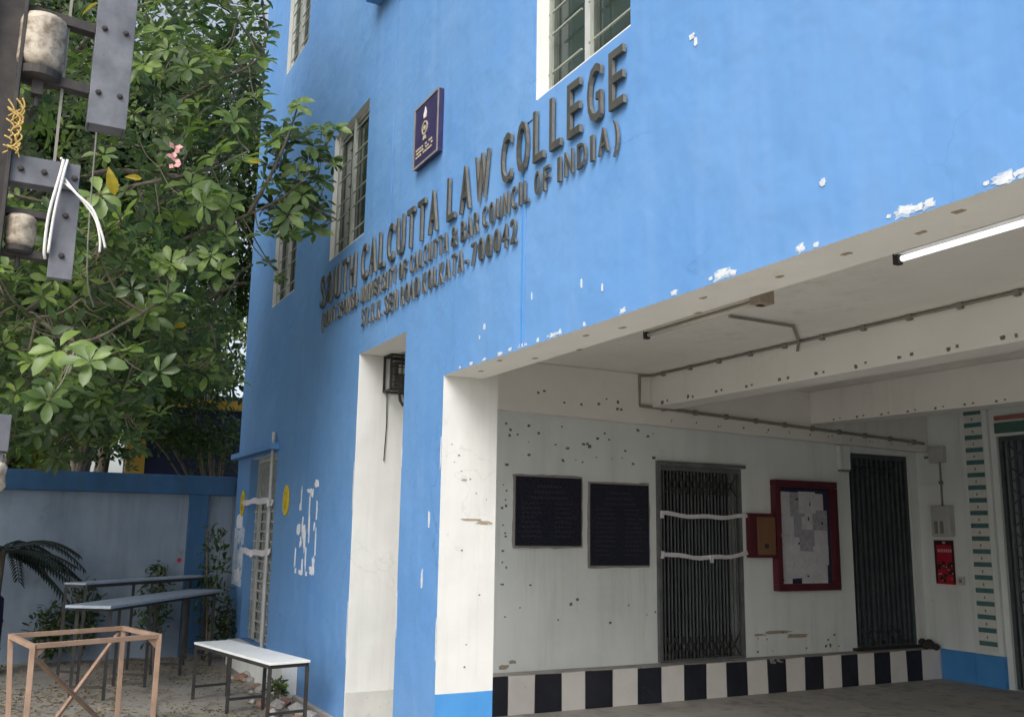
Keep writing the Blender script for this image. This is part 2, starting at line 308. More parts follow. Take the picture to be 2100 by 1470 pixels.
# ------------------------------------------------------------------ college building
B = empty('college_building', (-5, 3, 0), 'bright blue two storey college building with white pillared open porch', 'building')
def wall_holes(x0, x1, z0, z1, holes, y0, y1, xcuts=(), zcuts=(), face=0, rev=1, back=1, revfn=None):
    X = sorted({x0, x1, *xcuts, *[h[0] for h in holes], *[h[1] for h in holes]}); Z = sorted({z0, z1, *zcuts, *[h[2] for h in holes], *[h[3] for h in holes]})
    X = [x for x in X if x0 <= x <= x1]; Z = [z for z in Z if z0 <= z <= z1]
    def solid(i, j):
        if i < 0 or j < 0 or i >= len(X)-1 or j >= len(Z)-1: return False
        cx = (X[i]+X[i+1])/2; cz = (Z[j]+Z[j+1])/2
        return not any(h[0] < cx < h[1] and h[2] < cz < h[3] for h in holes)
    m = MB()
    q = lambda a, mi: m.add(a, [(0, 1, 2, 3)], mi)
    for i in range(len(X)-1):
        for j in range(len(Z)-1):
            if not solid(i, j): continue
            a, c, d, e = X[i], X[i+1], Z[j], Z[j+1]
            q([(a, y0, d), (c, y0, d), (c, y0, e), (a, y0, e)], face)
            q([(c, y1, d), (a, y1, d), (a, y1, e), (c, y1, e)], back)
            rf = revfn or (lambda *k: rev)
            if not solid(i-1, j): q([(a, y1, d), (a, y0, d), (a, y0, e), (a, y1, e)], rf(a, d, e, 'L'))
            if not solid(i+1, j): q([(c, y0, d), (c, y1, d), (c, y1, e), (c, y0, e)], rf(c, d, e, 'R'))
            if not solid(i, j-1): q([(a, y0, d), (a, y1, d), (c, y1, d), (c, y0, d)][::-1], rf(a, d, e, 'B'))
            if not solid(i, j+1): q([(a, y0, e), (c, y0, e), (c, y1, e), (a, y1, e)], rf(a, d, e, 'T'))
    return m
T = .31; XL = -13.05
WIN = [(-11.66, -10.62, 4.36, 5.72), (-9.25, -8.17, 4.36, 5.72), (-4.87, -3.84, 4.31, 5.70), (-11.66, -10.62, 7.50, 8.86)]
DOOR = (-12.32, -10.95, .30, 2.50)
SLOT = (-8.14, -6.99, -.3, 3.21); OPEN = (-6.21, 3.2, -.3, 2.745)
def rv(a, d, e, s):
    if s == 'R' and abs(a+6.21) < .01 and e <= .55: return 2           # blue skirting band on the pillar's inner side
    if abs(a+13.05) < .01 or s == 'R' and a > 3.9 or d > 10 or e > 10: return 0
    if s == 'B' and a < -6.3 and d > 3.3: return 3
    if s == 'T' or (s in 'LR' and a < -8.2 and d < 4): return 0
    if s == 'L' and a > -8.5 and d > 4: return 0
    if s == 'B': return 3
    return 1
fa = wall_holes(XL, 4.4, -.3, 10.4, WIN+[DOOR, SLOT, OPEN], 0, T, zcuts=(.54,), revfn=rv)
fa.build('front_wall', [M['blue'], M['white'], M['blue_dado'], M['cream']], B, fix=False)
MB().box(-7.98, 4.4, -.15, -.002, 6.58, 10.4).build('upper_storey_projection', M['blue'], B, bevel=.008)
# shell of the rooms behind
sh = MB(); sh.box(-13.05, -12.85, T, 7.6, -.3, 10.4); sh.build('end_wall', M['blue'], B)
MB().box(-12.85, 4.2, 7.62, 7.82, -.3, 10.4).build('rear_wall', M['grey_wall'], B)
MB().box(4.2, 4.4, T, 7.6, -.3, 10.4).build('far_side_wall', M['wallwhite'], B)
MB().box(-6.99, -6.2102, T+.0005, .44, .541, 3.266).build('pillar_back', M['white'], B)
MB().box(-6.99, -6.2102, T+.0005, .44, -.3, .5405).build('pillar_back_base', M['blue_dado'], B)
MB().box(-13.2, 4.5, -.25, 7.9, 10.402, 10.6).build('roof_slab', M['cement'], B)
MB().box(-12.85, 4.2, T+.002, 7.6, 3.27, 3.45).build('porch_ceiling', M['cream'], B)
# porch side wall (plane X=-8.14) with two gate openings
G1 = (3.33, 4.46, .34, 2.36); G2 = (6.12, 7.16, .36, 2.63)
sw = wall_holes(T, 7.3, -.3, 3.27, [G1, G2], 0, .22, face=0, rev=0, back=1)
sw.v = [(-8.14-y, x, z) for x, y, z in sw.v]
sw.build('porch_side_wall', [M['wallwhite'], M['grey_wall']], B)
# plinth with painted blocks
MB().box(-8.138, -7.965, .68, 7.298, -.2, .352).build('plinth', M['cement'], B, bevel=.006)
st = [.70, .94, 1.20, 1.48, 1.76, 2.05, 2.31, 2.62, 2.91, 3.20, 3.48, 3.76, 4.02, 4.30, 4.58, 4.84, 5.11, 5.38, 5.66, 5.91, 6.17, 6.43, 6.70, 6.96, 7.285]
for i in range(len(st)-1):
    dk = i % 2 == 0
    z1 = .345
    m_ = MB().box(-7.966, -7.95-.002*random.random(), st[i]+.003, st[i+1]-.003, .005, z1); m_.v = [(x, y+random.uniform(-.006, .006), z+(random.uniform(-.008, .004) if z > .1 else 0)) for x, y, z in m_.v]
    o = m_.build('painted_block', M['black'] if dk else M['kwhite'], B, bevel=.003)
# broken top of one black block
bk = MB(); 
for k in range(9):
    y = 4.60+random.random()*.2; z = .30+random.random()*.03; s = .012+random.random()*.02
    bk.box(-7.955, -7.945+random.random()*.006, y, y+s*1.6, z, z+s)
tag(bk.build('broken_plaster', M['cement'], B), kind='stuff')
# side beam, slightly sagging soffit
sb = MB(); x0, x1 = -8.137, -7.95
ys_ = .70; v = [(x0, ys_, 2.805), (x1, ys_, 2.795), (x1, 7.296, 2.675), (x0, 7.296, 2.685), (x0, ys_, 3.268), (x1, ys_, 3.268), (x1, 7.296, 3.268), (x0, 7.296, 3.268)]
sb.add(v, [(0, 3, 2, 1), (4, 5, 6, 7), (0, 1, 5, 4), (1, 2, 6, 5), (2, 3, 7, 6), (3, 0, 4, 7)])
sb.build('side_beam', M['cream'], B, bevel=.006)
MB().box(-7.948, 4.19, 3.10, 3.40, 2.925, 3.268).build('cross_beam', M['cream'], B, bevel=.007)
bb = MB(); v = [(-7.948, 5.34, 2.90), (4.19, 5.34, 2.76), (4.19, 5.66, 2.76), (-7.948, 5.66, 2.90), (-7.948, 5.34, 3.268), (4.19, 5.34, 3.268), (4.19, 5.66, 3.268), (-7.948, 5.66, 3.268)]
bb.add(v, [(0, 3, 2, 1), (4, 5, 6, 7), (0, 1, 5, 4), (1, 2, 6, 5), (2, 3, 7, 6), (3, 0, 4, 7)]); bb.build('cross_beam', M['cream'], B, bevel=.007)
# porch back wall with the third gate
G3 = (-7.03, -4.6, .004, 2.80)
bw = wall_holes(-8.36, 4.2, -.3, 3.27, [G3], 7.3, 7.6, zcuts=(.35,), face=0, rev=0, back=1)
bw.build('porch_back_wall', [M['wallwhite'], M['grey_wall']], B)
MB().box(-7.948, -7.46, 7.288, 7.299, .006, .35).build('skirting', M['blue_dado'], B)
pl = MB().box(-7.46, -7.10, 7.25, 7.299, .352, 3.266).build('pilaster', M['wallwhite'], B, bevel=.006)
MB().box(-7.462, -7.098, 7.246, 7.298, .006, .352).build('pilaster_base', M['blue_dado'], B, bevel=.004)
MB().box(-7.39, -7.16, 7.243, 7.252, .40, 3.16).build('tile_strip', M['stripcream'], B)
zz = [3.10-.1455*k for k in range(19)]
for z in zz:
    MB().box(-7.387, -7.163, 7.236, 7.244, z-.030, z+.022).build('tile', M['teal'], B, bevel=.002)
    MB().box(-7.29, -7.275, 7.239, 7.244, z+.05, z+.08).build('tile', M['conduit'], B)
# band above the third gate
MB().box(-7.02, -4.6, 7.27, 7.299, 2.98, 3.03).build('fascia_strip', mat('faded_red', (.30, .12, .09), (.36, .16, .12), 9, .7), B)
MB().box(-7.02, -4.6, 7.265, 7.299, 2.83, 2.95).build('fascia_strip', mat('faded_green', (.05, .12, .10), (.08, .16, .13), 9, .6), B)
# slot skirting
MB().box(-8.1395, -8.137, T-.30, .66, .0, 3.205).build('wall_return', M['white'], B)
MB().box(-8.1365, -8.122, .004, .66, .0, .27).build('skirting', M['skirt'], B, bevel=.004)
# room wall paper-dark inner partition so the gates look into closed rooms
MB().box(-12.85, -8.37, 3.0, 3.12, -.3, 3.268).build('inner_partition', M['grey_wall'], B)
MB().box(-12.85, -8.37, 5.6, 5.72, -.3, 3.268).build('inner_partition', M['grey_wall'], B)
for zf in (6.4,):
    MB().box(-12.84, 4.19, T+.003, 7.59, zf, zf+.15).build('upper_floor_slab', M['cement'], B)
MB().box(-12.84, 4.19, 2.6, 2.7, 3.452, 6.398).build('upper_partition', M['grey_wall'], B)
# ---- seams on the facade
for X, z0, z1 in ((-7.47, 3.25, 6.57), (-5.03, 2.76, 4.30), (-4.99, 2.76, 6.57)):
    MB().box(X-.006, X+.006, -.006, -.001, z0, z1).build('plaster_seam', M['blue_dado'] if X == -5.03 else M['blue'], B)

# ---- windows
def window(x0, x1, z0, z1):
    deep = x0 > -6; f = MB(); y0 = .085 if deep else .06; y1 = y0+.08; t = .045; dy = y0-.16
    f.box(x0, x0+t, y0, y1, z0, z1); f.box(x1-t, x1, y0, y1, z0, z1); f.box(x0+t, x1-t, y0, y1, z0, z0+t); f.box(x0+t, x1-t, y0, y1, z1-t, z1)
    wo = f.build('window', M['alu'], B, bevel=.003)
    xm = x0+(x1-x0)*.47
    MB().box(xm-.03, xm+.03, y0-.012, y1-.004, z0+t, z1-t).build('mullion', M['alu'], wo)
    for a, c in ((x0+t, xm-.03), (xm+.03, x1-t)):
        s = MB(); q = .032
        s.box(a, a+q, .175+dy, .215+dy, z0+t, z1-t); s.box(c-q, c, .175+dy, .215+dy, z0+t, z1-t); s.box(a+q, c-q, .175+dy, .215+dy, z0+t, z0+t+q); s.box(a+q, c-q, .175+dy, .215+dy, z1-t-q, z1-t)
        s.build('sash', M['sash'], wo)
        MB().box(a+q, c-q, .193+dy, .199+dy, z0+t+q, z1-t-q).build('pane', M['glass'], wo)
        k = 6
        for i in range(k):
            z = z0+t+.03+(z1-z0-2*t-.06)*(i+.5)/k + (.035 if i % 2 else -.02)
            MB().box(a+.01, c-.01, .128+dy, .140+dy, z-.005, z+.005).build('grille_bar', M['grille'], wo)
        xv = a+(c-a)*.12
        MB().box(xv-.012, xv+.012, .120+dy, .128+dy, z0+.01, z1-.01).build('grille_bar', M['grille'], wo)
    MB().box(x0+.001, x1-.001, .004, y0-.002, z0+.001, z0+.012).build('sill', M['white'], wo)
    MB().box(x0+.001, x0+.010, -.004, y0-.002, z0+.001, z1-.001).build('jamb_lining', M['white'] if deep else M['alu'], wo)
    return wo
for wv in WIN: window(*wv)
# raised plaster strip beside the big window
MB().box(-5.02, -4.90, -.008, -.001, 4.2, 6.57).build('plaster_band', M['blue'], B)

# ---- peeled paint along the beam edge and other chips
def blob(cx, cz, wd, ht, n=15, y=-.003, plane='Y', off=0., jag=.4):
    pts = []
    for k in range(n):
        a = 2*math.pi*k/n; r_ = 1-jag*random.random()
        ca, sa = math.cos(a), math.sin(a); e = .55
        px = math.copysign(abs(ca)**e, ca)*wd/2*r_; pz = math.copysign(abs(sa)**e, sa)*ht/2*r_
        pts.append((cx+px, cz+pz))
    return pts
def patch(m, pts, plane, v0, v1, mi=0):
    n = len(pts)
    if plane == 'Y': f_ = lambda p, d: (p[0], d, p[1])
    elif plane == 'X': f_ = lambda p, d: (d, p[0], p[1])
    else: f_ = lambda p, d: (p[0], p[1], d)
    v = [f_(p, v0) for p in pts]+[f_(p, v1) for p in pts]
    m.add(v, [tuple(range(n, 2*n)), tuple(range(n))[::-1]]+[(k, (k+1) % n, n+(k+1) % n, n+k) for k in range(n)], mi)
chips = [(-5.93, .06, .03), (-5.75, .09, .04), (-5.55, .10, .035), (-5.32, .12, .045), (-5.18, .07, .05), (-5.02, .13, .04), (-4.82, .05, .05), (-4.64, .14, .05), (-4.56, .05, .06), (-4.30, .05, .05),
         (-3.93, .10, .05), (-3.5, .09, .045), (-3.16, .17, .085), (-3.08, .07, .04), (-2.68, .08, .07), (-2.60, .05, .04), (-2.18, .16, .08), (-2.08, .08, .05), (-1.80, .14, .075), (-1.72, .1, .05)]
for x, wd, ht in chips:
    m_ = MB(); wd *= .7; ht *= .62; patch(m_, blob(x, 2.750+ht*.4+random.random()*.008, wd, ht, 17, jag=.65), 'Y', -.001, -.0022)
    if wd > .09: patch(m_, blob(x+wd*.55, 2.757+ht*.25, wd*.5, ht*.6, 15, jag=.6), 'Y', -.001, -.0026); patch(m_, blob(x-wd*.6, 2.757+ht*.3, wd*.3, ht*.4, 11, jag=.6), 'Y', -.001, -.0024)
    co = m_.build('paint_chip', M['chip'], B)
    m2 = MB(); patch(m2, blob(x, 2.750+ht*.42, wd*1.15, ht*1.15, 17, jag=.6), 'Y', -.0005, -.0014); m2.build('old_paint_rim', M['rim'], co)
for x, z, wd, ht in [(-3.33, 4.0, .05, .035), (-3.30, 3.96, .03, .05), (-4.33, 3.0, .02, .07), (-2.55, 3.0, .035, .035), (-5.55, 2.98, .035, .05), (-5.62, 2.92, .02, .03), (-4.12, 2.93, .02, .05), (-6.40, 1.72, .035, .14), (-6.5, 1.30, .035, .16), (-4.9, 3.05, .015, .06),
                     (-6.22, 2.2, .02, .3), (-6.215, .9, .02, .35), (-6.98, 1.0, .02, .4), (-6.985, 2.2, .015, .2), (-8.15, 2.0, .02, .5), (-8.15, .8, .02, .6)]:
    m_ = MB(); patch(m_, blob(x, z, wd, ht), 'Y', -.001, -.0035); m_.build('paint_chip', M['chip'], B)
# damage marks on the porch walls: small holes left by fixings
hm = MB()
def dots(lst, plane, v, mi=0):
    for a, c, s in lst:
        patch(hm, blob(a, c, s*(1+.6*random.random()), s*(.8+.5*random.random()), 7), plane, v, v+(.0018 if plane == 'X' else -.0018), mi)
D = []
for k in range(30): D.append((1.5+random.random()*1.9, 2.27+random.random()*.48, .012+.026*random.random()))
for k in range(16): D.append((1.48+random.random()*.07, .7+random.random()*1.5, .014+.014*random.random()))
for k in range(9): D.append((1.6+random.random()*1.7, .45+random.random()*.85, .014+.018*random.random()))
for k in range(14): D.append((4.6+random.random()*1.5, .40+random.random()*.2, .015+.02*random.random()))
dots(D, 'X', -8.1395)
for k in range(9): dots([(1.6+random.random()*1.3, 2.86+random.random()*.16, .022+.02*random.random())], 'X', -7.9495)
for k in range(12):
    y = 3.3+k*.33; dots([(y+random.random()*.08, 2.79+random.random()*.04-.02*(y-3.3), .02), (y+.06, 2.79+random.random()*.05-.02*(y-3.3), .012)], 'X', -7.9495)
for k in range(12):
    x = -7.75+k*.42; dots([(x, 2.955+random.random()*.015, .032+.016*random.random()), (x+.07+random.random()*.05, 2.958+random.random()*.015, .028)], 'Y', 3.0995)
for k in range(13):
    x = -7.6+k*.33; dots([(x, 2.92-(x+7.9)*.0117+random.random()*.015, .028), (x+.09, 2.93-(x+7.9)*.0117, .022)], 'Y', 5.3395)
for k in range(12): dots([(.02+random.random()*.38, .7+random.random()*1.7, .006+.010*random.random())], 'X', -6.2095)
tag(hm.build('wall_damage', M['hole'], B), kind='stuff')
sm = MB()
for k in range(15): patch(sm, blob(-6.0+k*.36+random.random()*.2, .06+random.random()*.3, .06, .035), 'Z', 2.7445, 2.7425)
for y, z, a, h in ((4.9, .60, .5, .04), (5.2, .55, .4, .05), (4.65, .58, .2, .03), (1.53, .40, .12, .05), (1.62, .44, .08, .04)): patch(sm, blob(y, z, a, h, 13), 'X', -8.1395, -8.1378)
for y, z, a, h in ((.25, 1.72, .2, .02), (.35, 1.70, .15, .03), (.18, 2.0, .05, .02)): patch(sm, blob(y, z, a, h, 13), 'X', -6.2095, -6.2075)
tag(sm.build('wall_stain', M['stain'], B), kind='stuff')

# ---- collapsible gates
def gate(y0, y1, z0, z1, X, nb, mm, plane='X', lattice=6, flare=.014, lm_=None):
    P = (lambda a, d, z: (X+d, a, z)) if plane == 'X' else (lambda a, d, z: (a, X-d, z))
    up_ = (0, 0, 1)
    fr = MB()
    for a in (y0+.02, y1-.02): fr.bar(P(a, 0, z0+.003), P(a, 0, z1-.003), .04, .05)
    fr.bar(P(y0+.04, 0, z1-.03), P(y1-.04, 0, z1-.03), .05, .05); fr.bar(P(y0+.04, 0, z0+.018), P(y1-.04, 0, z0+.018), .05, .03)
    go = fr.build('folding_gate', mm, B)
    ys = [y0+.06+(y1-y0-.12)*(i+.5)/nb for i in range(nb)]
    for i, y in enumerate(ys):
        MB().bar(P(y, .0+.004*(i % 2), z0+.035), P(y, .004*(i % 2), z1-.058), flare, flare).build('gate_bar', mm, go)
    step = (ys[-1]-ys[0])/(nb-1)
    for k in range(lattice):
        zc = z0+.15+(z1-z0-.35)*k/max(1, lattice-1)
        l = MB()
        for i in range(0, nb-3, 2):
            l.bar(P(ys[i], .016, zc-.10), P(ys[i+3], .016, zc+.10), .004, .016); l.bar(P(ys[i], .022, zc+.10), P(ys[i+3], .022, zc-.10), .004, .016)
        l.build('lattice_strap', lm_ or mm, go)
    return go
g1 = gate(*G1, -8.17, 22, M['gate'], lattice=2, flare=.013, lm_=M['steel'])
g2 = gate(*G2, -8.20, 11, M['gate_dark'], lattice=2, flare=.036, lm_=M['steel'])
g3 = gate(G3[0], G3[1], .01, G3[3], 7.36, 26, M['gate_dark'], plane='Y', lattice=11, flare=.022)
MB().box(-8.139, -8.10, 3.29, 3.33, .36, 2.40).build('gate_post', M['gate'], g1, bevel=.003)
MB().box(-8.139, -8.105, 3.33, 4.50, 2.362, 2.40).build('gate_lintel', M['gate'], g1, bevel=.003)
for z in (.62, 1.44, 2.2): MB().box(-8.10, -8.085, 3.285, 3.31, z-.03, z+.03).build('hinge', M['gate'], g1)
MB().box(-8.138, -8.07, 6.04, 7.22, .354, .385).build('gate_sill', M['steel'], g2, bevel=.004)
# yard door: pale folding gate
dr = gate(DOOR[0], DOOR[1], DOOR[2], DOOR[3], .12, 15, M['gate_pale'], plane='Y', lattice=9, flare=.02)
for k in range(16):
    z = .42+k*.118
    if z < 1.95: MB().bar((DOOR[0]+.05, .085, z), (DOOR[1]-.05, .085, z), .012, .022).build('gate_rail', M['gate_pale'], dr)
for x in (-11.95, -11.5, -11.1): MB().box(x-.035, x+.035, .055, .085, .32, 2.0).build('gate_stile', M['gate_pale'], dr)
MB().box(DOOR[0], DOOR[1], .30, .34, .3, 2.5).build('inner_leaf', M['gate_dark'], dr)
MB().box(-13.04, -10.86, -.11, -.002, 2.53, 2.60).build('door_canopy', M['blue'], B, bevel=.008)
stp = MB().box(-12.3, -9.62, -.16, -.002, -.2, .295).build('door_step', M['white'], B, bevel=.012)
# plinth line along facade base
MB().box(-9.6, -8.17, -.05, -.002, -.2, .035).build('base_ledge', M['cement'], B, bevel=.01)

# ------------------------------------------------------------------ things on the facade
# sign letters
_cache = {}
def glyph(ch):
    if ch in _cache: return _cache[ch]
    cu = bpy.data.curves.new('g', 'FONT'); cu.body = ch; cu.extrude = .5; cu.offset = .002; cu.resolution_u = 3; cu.fill_mode = 'BOTH'
    ob = bpy.data.objects.new('g', cu); C.objects.link(ob); bpy.context.view_layer.update()
    me = bpy.data.meshes.new_from_object(ob.evaluated_get(bpy.context.evaluated_depsgraph_get()))
    v = np.array([p.co for p in me.vertices]); f = [tuple(p.vertices) for p in me.polygons]
    bpy.data.objects.remove(ob); _cache[ch] = (v, f); return v, f
CAP = glyph('H')[0][:, 1].max()
sign = empty('wall_sign', (-6.6, 0, 3.4), 'raised dark metal lettering of the college name on the blue front wall', 'sign')
def word(txt, x0, x1, z0, h, depth=.045, gap=.56):
    ws = {'I': .35, '.': .3, ',': .3, ' ': .55, '(': .5, ')': .5, 'W': 1.35, '-': .6, 'A': 1.1, 'L': .9, '1': .6, 'M': 1.3, '&': 1.1}
    tot = sum(ws.get(c, 1) for c in txt)+gap*(len(txt)-1); k = (x1-x0)/tot; x = x0
    for c in txt:
        wd = ws.get(c, 1)*k
        if c != ' ':
            v, f = glyph(c); mn = v.min(0); mxv = v.max(0); u = v.copy()
            sx = wd/(mxv[0]-mn[0]) if c not in '.,' else h/CAP*.8
            u[:, 0] = (v[:, 0]-mn[0])*sx; u[:, 1] = v[:, 1]/CAP*h; u[:, 2] = v[:, 2]*depth
            m_ = MB(); jit = random.uniform(-.004, .004)
            m_.add([(x+p[0], -.012-depth/2-p[2], z0+p[1]+jit) for p in u], f)
            ob = m_.build('letter', [M['letter'], M['letter_lit_side']], sign, fix=True)
            for pg in ob.data.polygons: pg.material_index = int(pg.normal.x > .5)  # sun-facing right edges get the paler tone, painting in the light they catch
        x += wd+gap*k
    return
word('SOUTH', -9.42, -8.30, 3.88, .335, .022); word('CALCUTTA', -8.12, -6.36, 3.88, .335, .022); word('LAW', -6.17, -5.48, 3.88, .335, .022); word('COLLEGE', -5.29, -3.865, 3.88, .335, .022)
word('(GOVT.SPONSD-', -9.33, -8.15, 3.664, .15, .016); word('UNIVERSITY', -8.10, -7.22, 3.664, .15, .016); word('OF', -7.14, -6.98, 3.664, .15, .016)
word('CALCUTTA', -6.90, -6.16, 3.664, .15, .016); word('&', -6.09, -5.99, 3.664, .15, .016); word('BAR', -5.92, -5.64, 3.664, .15, .016); word('COUNCIL', -5.57, -4.92, 3.664, .15, .016); word('OF', -4.84, -4.66, 3.664, .15, .016); word('INDIA)', -4.56, -3.93, 3.664, .15, .016)
word('57.K.K.', -8.06, -7.53, 3.44, .16, .016); word('SEN', -7.46, -7.17, 3.44, .16, .016); word('ROAD', -7.08, -6.70, 3.44, .16, .016); word('KOLKATA-', -6.62, -5.80, 3.44, .16, .016); word('700042', -5.74, -5.08, 3.44, .16, .016)
# emblem plaque
pq = empty('emblem_plaque', (-6.6, 0, 4.5), 'small square navy plaque with pale emblem high on the blue wall', 'plaque')
MB().box(-6.84, -6.35, -.045, -.003, 4.51, 5.03).build('panel', M['navy'], pq, bevel=.004)
fm = MB()
for a in ((-6.845, -6.345, 4.505, 4.522), (-6.845, -6.345, 5.018, 5.035)): fm.box(a[0], a[1], -.052, -.046, a[2], a[3])
for a in ((-6.845, -6.828), (-6.362, -6.345)): fm.box(a[0], a[1], -.052, -.046, 4.522, 5.018)
fm.build('frame', M['conduit'], pq)
em = MB(); c0 = -6.62
def ring(m, cx, cz, r0, r1, y0, y1, n=20, sx=1):
    v = []
    for k in range(n):
        a = 2*math.pi*k/n
        for r_ in (r0, r1):
            v += [(cx+r_*math.cos(a)*sx, y0, cz+r_*math.sin(a)), (cx+r_*math.cos(a)*sx, y1, cz+r_*math.sin(a))]
    f = []
    for k in range(n):
        a = 4*k; c = 4*((k+1) % n); f += [(a+1, a+3, c+3, c+1), (a, a+1, c+1, c), (a+2, c+2, c+3, a+3)]
    m.add(v, f)
patch(em, [(c0-.022, 4.885), (c0+.022, 4.885), (c0+.03, 4.92), (c0+.008, 4.975), (c0-.004, 4.95), (c0-.028, 4.92)], 'Y', -.046, -.051)
em.build('emblem_flame', M['offwhite'], pq)
em = MB(); ring(em, c0, 4.80, .045, .058, -.046, -.051); patch(em, blob(c0, 4.80, .05, .05, 9), 'Y', -.046, -.051); patch(em, [(c0-.03, 4.70), (c0+.03, 4.70), (c0+.02, 4.735), (c0-.02, 4.735)], 'Y', -.046, -.051)
em.build('emblem_seal', M['gold'], pq)
em = MB()
for r_, z in enumerate((4.655, 4.625, 4.595)):
    for k in range(9):
        x = c0-.17+k*.038+(r_ % 2)*.01
        if random.random() < .85: em.box(x, x+.02+random.random()*.01, -.051, -.046, z-.008, z+.008)
em.build('emblem_caption', M['gold'], pq)
# yellow oval discs and door posters
for x, z, lab in ((-12.60, 1.95, 'yellow oval disc on the blue wall beside the door, next to the poster'), (-10.42, 1.94, 'yellow oval disc on the blue wall between door and torn white poster')):
    d = MB(); n = 20; v = [(x+.115*math.cos(2*math.pi*k/n), -.004, z+.165*math.sin(2*math.pi*k/n)) for k in range(n)]+[(x+.115*math.cos(2*math.pi*k/n), -.016, z+.165*math.sin(2*math.pi*k/n)) for k in range(n)]
    d.add(v, [tuple(range(n)), tuple(range(n, 2*n))]+[(k, (k+1) % n, n+(k+1) % n, n+k) for k in range(n)])
    ro = empty('oval_disc', (x, 0, z), lab, 'sign', 'yellow oval discs beside the yard door')
    d.build('plate', M['yellow'], ro)
    e2 = MB(); ring(e2, x, z, .085, .10, -.0165, -.0185, sx=.7); patch(e2, blob(x, z-.04, .06, .09, 8), 'Y', -.0165, -.0185); e2.build('print', mat('olive_print', (.42, .31, .01)), ro)
ps = empty('wall_poster', (-12.7, 0, 1.3), 'pale blue and white tattered poster on the wall left of the pale gate', 'poster')
m_ = MB(); patch(m_, [(-12.98, .92), (-12.42, .90), (-12.40, 1.62), (-12.55, 1.66), (-12.70, 1.60), (-12.97, 1.64)], 'Y', -.003, -.006); m_.build('sheet', M['poster_blue'], ps)
m_ = MB(); patch(m_, blob(-12.72, 1.72, .4, .22, 10, jag=.2), 'Y', -.003, -.0065); m_.build('sheet', M['poster'], ps)
m_ = MB(); patch(m_, blob(-12.70, 1.05, .36, .2, 10, jag=.4), 'Y', -.0065, -.009); m_.build('scrap', M['poster'], ps)
# torn poster remains
tp = empty('torn_poster', (-9.5, 0, 1.3), 'torn white poster scraps left on the blue wall beside the yellow disc', 'poster')
for cx, cz, wd, ht, jg in [(-9.28, 2.08, .16, .10, .5), (-9.52, 2.02, .22, .05, .4), (-9.42, 1.99, .09, .10, .4), (-9.82, 1.97, .05, .22, .5), (-9.84, 1.86, .1, .1, .4), (-9.50, 1.80, .045, .46, .5), (-9.24, 1.82, .06, .22, .5), (-9.47, 1.62, .045, .32, .5),
                         (-9.72, 1.68, .07, .34, .6), (-9.86, 1.62, .16, .16, .5), (-9.66, 1.58, .14, .24, .6), (-9.62, 1.52, .1, .28, .5), (-9.55, 1.36, .05, .30, .5), (-9.94, 1.36, .05, .26, .5), (-9.66, 1.27, .07, .22, .6),
                         (-9.70, 1.20, .18, .06, .5), (-9.50, 1.20, .1, .05, .5), (-9.34, 1.23, .16, .10, .6), (-9.27, 1.29, .12, .22, .6), (-9.23, 1.5, .04, .36, .6), (-9.90, 1.21, .07, .06, .5), (-9.3, 1.66, .05, .12, .5), (-9.76, 1.5, .1, .14, .6)]:
    m_ = MB(); patch(m_, blob(cx, cz, wd, ht, 12, jag=jg), 'Y', -.002, -.0045-.001*random.random()); m_.build('scrap', M['poster'], tp)

# ------------------------------------------------------------------ things in the porch
def plaque(y0, y1, z0, z1, lab):
    r_ = empty('memorial_plaque', (-8.14, (y0+y1)/2, z0), lab, 'plaque', 'black stone plaques on the porch wall')
    m_ = MB(); pts = []
    for k in range(40):
        a = k/40*4; s = int(a); u = a-s; j = random.random()*.012
        pts.append([(y0-.018+(y1-y0+.036)*u, z0-.018-j), (y1+.018+j, z0-.018+(z1-z0+.036)*u), (y1+.018-(y1-y0+.036)*u, z1+.018+j), (y0-.018-j, z1+.018-(z1-z0+.036)*u)][s])
    patch(m_, pts, 'X', -8.139, -8.128); m_.build('mortar_bed', M['cement'], r_)
    MB().box(-8.128, -8.11, y0, y1, z0, z1).build('slab', M['granite'], r_, bevel=.003)
    e = MB(); z = z1-.09; i = 0
    while z > z0+.08:
        if i < 3:
            a = y0+(y1-y0)*(.32-.05*i); c = y1-(y1-y0)*(.32-.05*i); y = a
            while y < c: l = .015+random.random()*.018; e.box(-8.1095, -8.1085, y, min(y+l, c), z-.011, z+.011); y += l+.012
        else:
            for a, c in ((y0+.06, y0+(y1-y0)*.44), (y0+(y1-y0)*.58, y1-.036)):
                y = a; c -= random.random()*.12
                while y < c: l = .012+random.random()*.03; e.box(-8.1095, -8.1085, y, min(y+l, c), z-.007, z+.007); y += l+.01
        z -= .045 if i > 2 else .055; i += 1
    tag(e.build('engraved_lettering', M['engraved'], r_), kind='stuff')
plaque(1.62, 2.36, 1.51, 2.17, 'shorter black stone plaque with rows of dull lettering, next to the pillar')
plaque(2.47, 3.18, 1.32, 2.13, 'taller black stone plaque with faint lettering, next to the grey folding gate')
